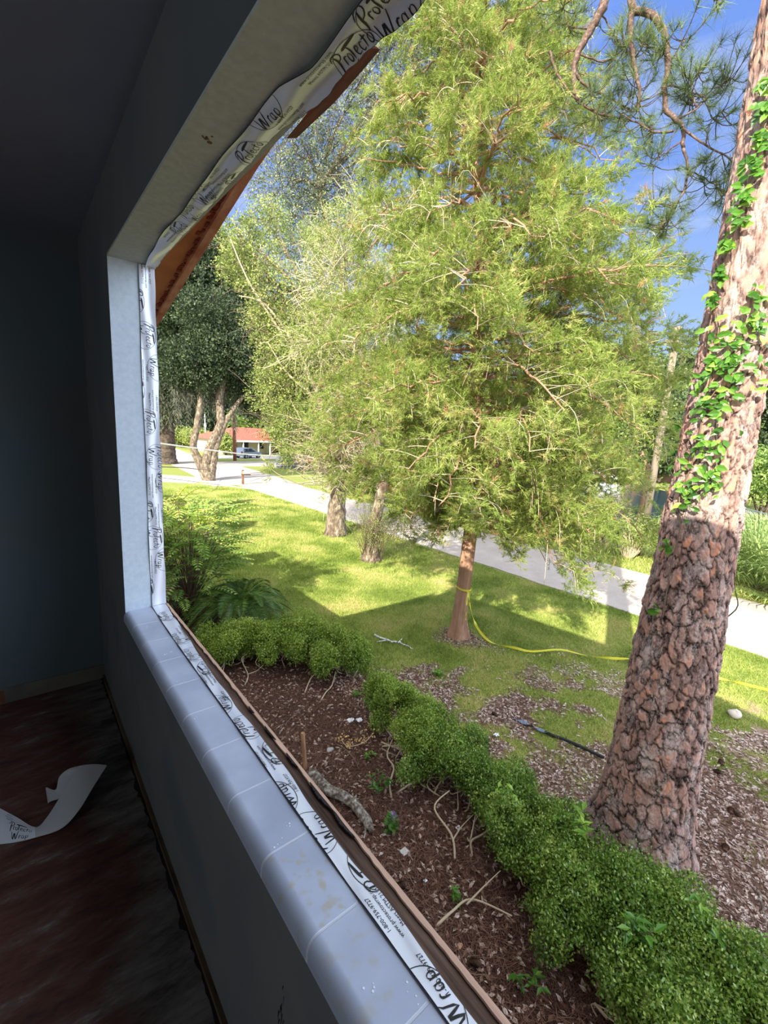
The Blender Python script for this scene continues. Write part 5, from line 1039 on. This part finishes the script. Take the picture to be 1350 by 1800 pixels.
# pine stem by the pond (sunlit reddish) with its crown lost behind the juniper
RB = G(1098, 962); RB[2] = 0; RB[0] += 1.2; DR = math.hypot(RB[0], RB[1])
tree('pond_pine_tree', 'reddish pine stem rising from the pond bank beside the utility pole', 'tree', RB, [([RB, RB + [0, 0, 3], Vd(1122, 780, DR), Vd(1130, 670, DR)], [.18, .15, .12, .06])],
     blobpx([(1140, 760, .3, 1.0), (1120, 800, .3, .9), (1160, 690, .2, 1.3), (1130, 700, 0, 1.2), (1110, 640, 0, 1.3), (1080, 660, .5, 1.3), (1170, 740, 0, .9)], DR), 2600, .14, m_needles, m_bark_jun, shell=.2)

# mailbox
MBx = G(427, 852); MBx[2] = 0; m_mail = plain('mailbox_paint', lin(206, 190, 160), .6); m_post = noisy('brown_post', [(.3, lin(92, 66, 44)), (.7, lin(134, 100, 70))], scale=8)
ml_ = thing('mailbox', 'small tan mailbox on a brown wooden post at the road edge', 'mailbox', MBx)
under(MB().box(MBx[0] - .06, MBx[0] + .06, MBx[1] - .06, MBx[1] + .06, -.02, 1.05).build('post', m_post), ml_)
under(MB().box(MBx[0] - .1, MBx[0] + .55, MBx[1] - .05, MBx[1] + .05, .68, .76).build('arm', m_post), ml_)
an = np.linspace(0, math.pi, 9); ring = [(-.11, 0), *[(-.11 * math.cos(a), .1 + .11 * math.sin(a)) for a in an], (.11, 0)]
Pm = np.array([[(MBx[0] + x, MBx[1] + y, .77 + z) for y, z in ring] for x in (-.05, .5)]); mb = MB().grid(Pm); k_ = len(ring)
for i in (0, 1): mb.add(Pm[i], t=[(0, j, j + 1) for j in range(1, k_ - 1)])
bx = mb.build('box', m_mail); under(bx, ml_)
# pole, flagpole
m_rust = noisy('rusty_pole', [(.3, lin(112, 70, 52)), (.7, lin(146, 98, 76))], scale=3)
pb = G(413, 810); pb[2] = 0; dp = math.hypot(pb[0], pb[1]); sp_ = thing('street_pole', 'reddish brown wooden pole standing before the red-roofed house', 'utility pole', pb)
under(MB().tube([pb - [0, 0, .05], Vd(411, 728, dp)], [.2, .17], 10).build('pole', m_rust, None, True), sp_)
fb = Vd(361, 780, 75); fb[2] = 0; fp_ = thing('flagpole', 'thin white flagpole with a furled limp flag on the far lawn', 'flagpole', fb)
under(MB().tube([fb, Vd(360, 728, 75)], [.10, .08], 8).build('pole', plain('white_pole', lin(214, 220, 228), .5)), fp_)
ft_ = Vd(359, 735, 75); mb = MB(); P = np.array([[ft_ + [.14 * j * (.4 + .6 * i / 8) * .5 + .06 * math.sin(i * 1.3 + j), -.14 * j * .5 * (.4 + .6 * i / 8), -i * .28] for j in range(4)] for i in range(9)])
under(MB().grid(P).grid(P + [.02, .02, 0]).build('flag', noisy('flag_cloth', [(.4, lin(196, 170, 176)), (.6, lin(226, 226, 232))], scale=3)), fp_)
# red-roofed house
m_roof = noisy('red_roof_tiles', [(.3, lin(124, 70, 56)), (.6, lin(158, 98, 82))], scale=3, stretch=(1, 1, 6), rough=.8)
m_hw = plain('house_cream_wall', lin(214, 202, 184), .85); m_brick = noisy('house_brick', [(.3, lin(150, 112, 90)), (.7, lin(186, 146, 120))], scale=6)
m_dkglass = plain('dark_window_glass', lin(44, 50, 58), .15); m_white = plain('white_trim', lin(232, 234, 236), .6)
hx = unit(Vd(530, 797, 74) - Vd(392, 797, 66)); hx[2] = 0; hx = unit(hx); hy = np.array([-hx[1], hx[0], 0]); hy = hy if hy @ np.array([1, 1, 0]) > 0 else -hy
H0 = Vd(392, 797, 66); H0[2] = 0; hl = 18.; hd_ = 8.; wh = 2.0
ho = thing('house', 'low cream house with a red tiled hip roof beyond the junction', 'house', H0)
def hb(u0, u1, v0, v1, z0, z1): 
    c = H0 + hx * (u0 + u1) / 2 + hy * (v0 + v1) / 2 + [0, 0, (z0 + z1) / 2]; return MB().obox(c, hx * (u1 - u0) / 2, hy * (v1 - v0) / 2, np.array([0, 0, (z1 - z0) / 2]))
under(hb(0, hl, 0, hd_, 0, wh).build('wall', m_hw), ho); under(hb(-.03, 2.2, -.04, 0, 0, wh).build('brick_wall', m_brick), ho); under(hb(9, hl, -.04, 0, 0, wh).build('brick_wall', m_brick), ho)
e = .7; A = [H0 + hx * u_ + hy * v_ + [0, 0, wh] for u_, v_ in ((-e, -1.4), (hl + e, -1.4), (hl + e, hd_ + e), (-e, hd_ + e))]; B = [H0 + hx * u_ + hy * (hd_ / 2) + [0, 0, wh + 1.75] for u_ in (4, hl - 4)]
under(MB().add(A + B, [(0, 1, 5, 4), (2, 3, 4, 5)], [(1, 2, 5), (3, 0, 4)]).build('hip_roof', m_roof), ho)
under(hb(-e, hl + e, -1.42, -1.36, wh - .22, wh + .02).build('fascia', m_white), ho)
for u_ in (3.0, 5.6): 
    wn = hb(u_, u_ + 1.0, -.06, -.02, .8, 1.8).build('window', m_dkglass); under(wn, ho)
under(hb(7.2, 8.1, -.06, -.02, .05, 1.9).build('door', m_white), ho)
for u_ in (2.3, 4.8, 6.8, 8.6): under(hb(u_, u_ + .14, -1.35, -1.2, 0, wh - .2).build('porch_post', m_white), ho)
# silver SUV
m_car = plain('car_silver', lin(170, 182, 196), .3, .4); m_tyre = plain('tyre_black', lin(28, 28, 30), .8); m_rim = plain('wheel_rim', lin(170, 174, 180), .35, .7); m_tail = plain('tail_lamp_red', lin(150, 30, 30), .4)
C0 = Vd(436, 801, 60); C0[2] = 0; cdx = unit(hx + hy * .15); cdy = np.array([-cdx[1], cdx[0], 0]); car = thing('car', 'silver grey estate car parked in front of the red-roofed house', 'car', C0)
body = [(-1.5, .28), (-1.55, .55), (-1.5, .82), (-1.42, 1.18), (-1.2, 1.3), (-.2, 1.34), (.35, 1.22), (.8, .88), (1.4, .78), (1.58, .58), (1.6, .28)]
def prism(prof, hw, dz=0): 
    n = len(prof); V = [C0 + cdx * x + cdy * s * (hw if z < .9 else hw * .84) + [0, 0, z + dz] for s in (-1, 1) for x, z in prof]
    mb = MB().add(V, [(i, (i + 1) % n, n + (i + 1) % n, n + i) for i in range(n)]); c1 = len(V); mb.add([V[i] for i in range(n)] + [np.mean(V[:n], axis=0)], t=[(n, i, (i + 1) % n) for i in range(n)]); mb.add([V[n + i] for i in range(n)] + [np.mean(V[n:], axis=0)], t=[(n, (i + 1) % n, i) for i in range(n)]); return mb
under(prism(body, .78).build('body', m_car), car)
under(prism([(-1.3, .86), (-1.28, 1.16), (-1.1, 1.22), (-.62, 1.24), (-.62, .86)], .80).build('rear_side_window', m_dkglass), car); under(prism([(-.54, .86), (-.54, 1.25), (-.2, 1.26), (.25, 1.17), (.66, .88)], .80).build('front_side_window', m_dkglass), car)
for s_ in (-1, 1):
    c = C0 + cdx * -1.53 + cdy * s_ * .6 + [0, 0, .78]; under(MB().obox(c, cdx * .03, cdy * .12, np.array([0, 0, .12])).build('tail_lamp', m_tail), car)
    for x in (-1.0, 1.0):
        c = C0 + cdx * x + cdy * s_ * .72 + [0, 0, .29]; wl = MB().tube([c - cdy * .1, c + cdy * .1], [.29, .29], 16).build('wheel', m_tyre); under(wl, car)
        rm = MB().tube([c - cdy * .11, c + cdy * .11], [.17, .17], 12).build('wheel_rim', m_rim, wl); rm.location = -(Vector(wl.location) + car.location) 
# fence at the corner of the side yard
m_fence = plain('grey_fence_panel', lin(92, 98, 104), .8)
fc = thing('panel_fence', 'dark grey panel fence at the bushes beyond the road', 'fence', G(486, 823))
a, b = G(486, 823), G(548, 828); a[2] = b[2] = 0; dx = unit(b - a)
under(MB().obox((a + b) / 2 + [0, 0, .75], (b - a) / 2, np.cross(dx, [0, 0, 1.]) * .03, np.array([0, 0, .7])).build('panel', m_fence), fc)
for t in np.linspace(0, 1, 5): under(MB().tube([a * (1 - t) + b * t, a * (1 - t) + b * t + [0, 0, 1.55]], [.05, .05], 8).build('post', m_fence), fc)
# far houses and parked vehicles past the pond
for (px, py, dist, l, hgt, mroof, lb) in [(1000, 822, 72, 9, 2.4, plain('far_brown_roof', lin(112, 84, 70), .9), 'brown-roofed low house seen through the juniper across the pond'), (1120, 832, 66, 10, 2.2, plain('far_tan_roof', lin(140, 110, 92), .9), 'tan-roofed house across the pond left of the big pine')]:
    c = Vd(px, py, dist); c[2] = 0; d = unit(np.array([R[0, 0], R[1, 0], 0])); n_ = np.array([-d[1], d[0], 0]); fh = thing('far_house', lb, 'house', c)
    under(MB().obox(c + [0, 0, hgt / 2], d * l / 2, n_ * 3, np.array([0, 0, hgt / 2])).build('wall', m_brick), fh)
    A = [c + d * s * (l / 2 + .5) + n_ * t * 3.6 + [0, 0, hgt] for s, t in ((-1, -1), (1, -1), (1, 1), (-1, 1))]; B = [c + d * s * l / 3 + [0, 0, hgt + 1.6] for s in (-1, 1)]
    under(MB().add(A + B, [(0, 1, 5, 4), (2, 3, 4, 5)], [(1, 2, 5), (3, 0, 4)]).build('roof', mroof), fh)
    for s_ in (-.25, .1, .35): under(MB().obox(c - n_ * 3.02 * (1 if (n_ @ c) > 0 else -1) + d * l * s_ + [0, 0, 1.3], d * .5, n_ * .04, np.array([0, 0, .45])).build('window', m_dkglass), fh)
for (px, py, lb) in [(1050, 812, 'white vehicle parked across the pond'), (1082, 816, 'second white vehicle across the pond, right of the first')]:
    c = Vd(px, py, 58); c[2] = 0; d = unit(np.array([R[0, 0], R[1, 0], 0])); n_ = np.array([-d[1], d[0], 0]); v = thing('parked_van', lb, 'van', c)
    under(MB().obox(c + [0, 0, .75], d * 1.0, n_ * .8, np.array([0, 0, .45])).obox(c + [0, 0, 1.4] - d * .2, d * .7, n_ * .7, np.array([0, 0, .25])).build('body', m_white), v)
    under(MB().obox(c + [0, 0, 1.4] - d * .2, d * .6, n_ * .72, np.array([0, 0, .16])).build('window', m_dkglass), v)
    for s_ in (-1, 1): under(MB().tube([c + d * s_ * .65 - n_ * .82 + [0, 0, .28], c + d * s_ * .65 + n_ * .82 + [0, 0, .28]], [.28, .28], 12).build('wheels', m_tyre), v)
# chain link fence far right
cf = thing('chain_link_fence', 'pale chain link fence and kerb on the lawn at the right edge', 'fence', Vd(1335, 866, 30)); a, b = Vd(1290, 858, 32), Vd(1460, 880, 26); a[2] = b[2] = 0
mgal = plain('galvanised_wire', lin(176, 182, 184), .5, .5); mb = MB()
for k in range(60):
    t0 = k / 60; p = a * (1 - t0) + b * t0; q_ = a * (1 - t0 - .06) + b * (t0 + .06)
    mb.tube([p, q_ + [0, 0, 1.2]], [.006, .006], 3, cap=False); mb.tube([p + [0, 0, 1.2], q_], [.006, .006], 3, cap=False)
under(mb.build('wire_mesh', mgal), cf)
for t0 in np.linspace(0, 1, 6): under(MB().tube([a * (1 - t0) + b * t0, a * (1 - t0) + b * t0 + [0, 0, 1.25]], [.03, .03], 8).build('post', mgal), cf)
under(MB().tube([a + [0, 0, 1.2], b + [0, 0, 1.2]], [.022, .022], 6).build('top_rail', mgal), cf)

# thin cords crossing the far left yard
m_cord = plain('pale_cord', lin(222, 214, 196), .7); m_cordd = plain('dark_cord', lin(96, 88, 80), .8)
def cord(label, pts, r, m):
    Q = spline([Vd(x, y, d) for x, y, d in pts], 40); o = thing('service_cable', label, 'cable', Q[0]); under(MB().tube(Q, [r] * 40, 6).build('cable', m), o)
cord('pale cable strung from the window jamb past the leaning trunks', [(262, 777, 28), (330, 786, 30), (385, 793, 33), (440, 799, 38), (520, 803, 44)], .05, m_cord)
cord('thin dark cable low across the yard left of the leaning trunks', [(262, 820, 26), (320, 822, 28), (350, 825, 32), (368, 826, DT)], .025, m_cordd)
cord('pale sagging cable crossing lawn and road to the stout oak', [(262, 837, 24), (330, 845, 24), (400, 854, 23), (480, 864, 21), (540, 868, 20), (600, 869, 18.2)], .022, m_cord)

# yellow barrier tape
m_yel = leafy('yellow_barrier_tape', [(0, lin(214, 206, 40)), (1, lin(244, 238, 90))], .25, .4, .4)
def ribbon(Q, w, tw):
    T = unit(np.gradient(Q, axis=0)); s = unit(np.cross(T, [0, 0, 1.])); u = np.cross(s, T); a = np.linspace(0, tw, len(Q))[:, None] + .6 * np.sin(np.linspace(0, 14, len(Q)))[:, None]
    d = s * np.cos(a) + u * np.sin(a); return np.stack([Q - d * w / 2, Q + d * w / 2], 1)
jt_ = trunk_at(1.12); ang = np.linspace(0, 6.6, 40)
bt = thing('barrier_tape', 'yellow barrier tape tied round the juniper and trailing over the lawn to the pine', 'barrier tape', jt_)
R0 = .158; Q = np.stack([jt_[0] + R0 * np.cos(ang), jt_[1] + R0 * np.sin(ang), 1.12 + .03 * np.sin(ang) - .004 * ang], 1)
under(MB().grid(np.stack([Q - [0, 0, .02], Q + [0, 0, .02]], 1), .5).build('loop', m_yel), bt)
k0 = Vd(823, 1040, math.hypot(JB[0], JB[1]) - .15)
Q = spline([k0, Vd(826, 1062, 8.6), G(833, 1090, .35), G(845, 1112, .12), G(866, 1130, .06), G(905, 1139, .05), G(935, 1145, .04), G(985, 1142, .10), G(1030, 1152, .08), G(1075, 1157, .06), G(1110, 1158, .15)], 120)
under(MB().grid(ribbon(Q, .05, 9), .5).build('trailing_end', m_yel), bt)
Q = spline([k0, Vd(820, 1065, 8.7), Vd(819, 1090, 8.6)], 20); under(MB().grid(ribbon(Q, .03, 2), .5).build('tail', m_yel), bt)
Q = spline([G(1190, 1170, .3), G(1240, 1187, .05), G(1290, 1198, .05), G(1350, 1213, .05), G(1420, 1235, .05)], 60); b2 = thing('barrier_tape', 'yellow barrier tape lying on the grass right of the pine trunk', 'barrier tape', Q[0]); under(MB().grid(ribbon(Q, .05, 7), .5).build('strip', m_yel), b2)

# log, stake, edging, sticks, pinecones, litter
m_log = noisy('lichen_log', [(.35, lin(60, 52, 46)), (.5, lin(112, 102, 92)), (.62, lin(150, 150, 140)), (.75, lin(196, 200, 192))], scale=22, rough=.95, bump=.8, bdist=.01)
lg_ = thing('fallen_log', 'lichen-spotted broken log lying in the straw below the sill', 'log', G(600, 1400, .06))
Q = spline([G(548, 1358, .07), G(575, 1385, .08), G(612, 1405, .08), G(640, 1435, .07), G(652, 1462, .04)], 22); under(MB().tube(Q + RNG.normal(size=Q.shape) * .004, np.interp(np.linspace(0, 1, 22), [0, .85, 1], [.062, .052, .018]), 12).tube(spline([G(636, 1432, .06), G(643, 1452, .04), G(640, 1474, .02)], 6), [.03, .028, .02, .015, .01, .004], 7).build('wood', m_log, None, True), lg_)
sk = G(537, 1352); st_ = thing('wooden_stake', 'upright split wooden stake stuck in the bed', 'stake', sk); tp_ = Vd(532, 1288, math.hypot(sk[0], sk[1])); under(MB().obox((sk + tp_) / 2, np.array([.018, .01, 0]), np.array([-.008, .014, 0]), (tp_ - sk) / 2).build('wood', noisy('stake_wood', [(.3, lin(116, 84, 58)), (.7, lin(168, 132, 98))], scale=30, stretch=(1, 1, .1))), st_)
eg = thing('edging_strip', 'black and blue-grey plastic edging strip lying on bare lawn left of the pine', 'edging', G(905, 1265, .02)); Q = spline([G(903, 1263, .03), G(930, 1274, .03), G(965, 1290, .03), (G(1000, 1303, .03)), G(1062, 1332, .03)], 30)
under(MB().grid(ribbon(Q[:16], .06, .5)).grid(ribbon(Q[:16], .06, .5) + [0, 0, .006]).build('flat_end', plain('edging_blue_grey', lin(112, 122, 146), .4)), eg); under(MB().tube(Q[13:], [.022] * 17, 8).build('tube', plain('edging_black', lin(26, 28, 32), .5)), eg)
def stick(label, pts, r, m, fork=None):
    Q = spline([G(*p) for p in pts], 14); o = thing('fallen_stick', label, 'stick', Q[0]); mb = MB().tube(Q + RNG.normal(size=Q.shape) * r * .3, np.linspace(r, r * .5, 14), 6)
    for f_ in (fork or []): mb.tube([G(*p) for p in f_], np.linspace(r * .7, r * .3, len(f_)), 5)
    under(mb.build('wood', m), o)
m_lich = noisy('lichen_stick', [(.4, lin(130, 120, 110)), (.55, lin(214, 218, 214))], scale=30)
stick('lichen-white broken stick on the lawn left of the juniper foot', [(658, 1116, .03), (685, 1126, .04), (705, 1130, .03), (726, 1140, .02)], .022, m_lich, [[(700, 1130, .03), (707, 1122, .06)], [(680, 1125, .03), (662, 1128, .02)]])
stick('dark thin stick on the lawn right below the lichen one', [(706, 1168, .02), (722, 1178, .02), (742, 1184, .02)], .012, m_twigd)
stick('thin bent brown twig in the straw above the log', [(592, 1308, .02), (608, 1318, .03), (625, 1338, .02), (630, 1352, .02)], .008, m_twigd, [[(608, 1318, .03), (590, 1330, .01)]])
stick('long thin twig lying in the straw near the sill bottom', [(700, 1510, .01), (722, 1545, .02), (735, 1570, .01)], .006, m_twigd)
stick('curved brown twig in the far corner of the straw bed', [(503, 1272, .01), (515, 1258, .02), (532, 1245, .02)], .008, m_twigd)
stick('thin straight twig on the bed at the bottom by the pinecones', [(806, 1700, .01), (830, 1712, .02), (858, 1714, .01)], .006, m_twigd)
stick('grey weathered stick lying on pale litter at the right edge', [(1330, 1560, .02), (1342, 1600, .03), (1350, 1650, .02)], .015, m_log)
# dead yellow leafy twig
dy = thing('dead_twig', 'dead twig with shrivelled yellow leaves at the hedge foot', 'twig', G(625, 1305)); mb = MB(); Q = spline([G(600, 1300, .02), G(612, 1312, .04), G(640, 1305, .06), G(655, 1290, .12)], 12); mb.tube(Q, [.006] * 12, 5); under(mb.build('stem', m_twig), dy)
n = 130; p = Q[RNG.integers(0, 12, n)] + RNG.normal(size=(n, 3)) * .05 + [0, 0, .05]; Xf, Df, Zf = frames(randdir(n)); under(MB().scatter([(0, 0, 0), (.3, .5, 0), (0, 1, 0), (-.3, .5, 0)], [(0, 1, 2), (0, 2, 3)], p, Xf, Df, Zf, .032, RNG.random(n)).build('leaves', leafy('dead_yellow', [(0, lin(196, 150, 84)), (1, lin(236, 206, 140))], .2, .7)), dy)
m_cone = noisy('pinecone', [(.3, lin(46, 32, 26)), (.7, lin(104, 76, 60))], scale=60)
def cone(px, py, l, lb):
    c = G(px, py, .035); o = thing('pinecone', lb, 'pinecone', c, 'pinecones on the ground'); a = RNG.uniform(0, 3); d = np.array([math.cos(a), math.sin(a), .1]); s = unit(np.cross(d, [0, 0, 1.])); u = np.cross(s, d); mb = MB()
    mb.tube([c - d * l / 2, c - d * l * .1, c + d * l / 2], [l * .2, l * .26, l * .06], 10)
    for k in range(90):
        t = k / 90; an = k * 2.4; rr = l * (.36 * math.sin(.35 + 2.5 * t) + .02); p = c + d * l * (t - .5) * .95; o2 = s * math.cos(an) + u * math.sin(an); w_ = np.cross(d, o2) * l * .09
        mb.add([p + o2 * rr * .5 + w_, p + o2 * rr * .5 - w_, p + o2 * rr + d * l * .05 - w_ * .7, p + o2 * rr + d * l * .05 + w_ * .7], [(0, 1, 2, 3)])
    under(mb.build('scales', m_cone), o)
for px, py, lb in [(835, 1692, 'pinecone low in the bed, nearest the sill bottom'), (1268, 1340, 'pinecone on the grass upper right of the pine foot'), (1285, 1425, 'left one of the two pinecones lying together on the litter'), (1296, 1431, 'right one of the two pinecones lying together on the litter'), (1262, 1357, 'pinecone just below the uppermost one right of the pine'), (1275, 1490, 'pinecone on litter right of the pine root'), (706, 1556, 'small closed pinecone in the straw beside the sill ledge'), (870, 1255, 'pinecone on the bare lawn left of the edging strip')]:
    cone(px, py, .10, lb)
m_litw = plain('white_litter', lin(226, 230, 234), .6)
def scrap(px, py, s, lb, m=m_litw, cat='litter', name='paper_scrap', z=.02):
    c = G(px, py, z); o = thing(name, lb, cat, c); g = RNG.normal(size=(5, 5)) * s * .22; P = np.array([[c + [(i - 2) * s * .45 + RNG.normal() * s * .08, (j - 2) * s * .4 + RNG.normal() * s * .08, abs(g[i, j])] for j in range(5)] for i in range(5)]); P2 = P - [0, 0, s * .06]
    under(MB().grid(P).grid(P2).build('crumple', m), o)
scrap(617, 1266, .05, 'white crumpled scrap at the left of the pair by the hedge'); scrap(632, 1266, .05, 'white crumpled scrap at the right of the pair by the hedge')
scrap(711, 1497, .045, 'pale grey crumpled scrap in the straw near the sill', plain('grey_scrap', lin(180, 176, 172), .8)); scrap(806, 1456, .03, 'small white scrap by the forked bare stem')
scrap(691, 1435, .05, 'purplish foil scrap among seedlings', plain('purple_foil', lin(104, 92, 128), .3, .3), name='foil_scrap'); scrap(712, 1337, .05, 'white torn scrap under the hedge beside the S-shaped stem'); scrap(872, 1292, .04, 'white scrap on the lawn left of the edging strip'); scrap(748, 1548, .018, 'tiny white chip in the bare straw')
def stone(px, py, s, lb, m):
    c = G(px, py, s * .4); o = thing('stone', lb, 'stone', c); a = np.linspace(0, 2 * math.pi, 15); b = np.linspace(0, math.pi, 9); A_, B_ = np.meshgrid(a, b); rr = s * (1 + .12 * np.sin(A_ * 3 + B_ * 2)); under(MB().grid(np.stack([c[0] + rr * np.cos(A_) * np.sin(B_), c[1] + .8 * rr * np.sin(A_) * np.sin(B_), c[2] + .5 * rr * np.cos(B_)], -1)).build('rock', m, None, True), o)
stone(808, 1663, .03, 'round tan stone in the straw below the sill', plain('tan_stone', lin(168, 130, 102), .8)); stone(580, 1318, .05, 'grey stone beside the wooden stake', plain('grey_stone', lin(164, 160, 154), .9)); stone(1292, 1255, .12, 'flat pale sandy stone at the shadow edge on the right lawn', plain('sand_stone', lin(202, 190, 176), .9))

# ---- tidy: hide nothing, just report
print('objects', len(COL.objects), 'verts', sum(len(o.data.vertices) for o in COL.objects if o.type == 'MESH'))
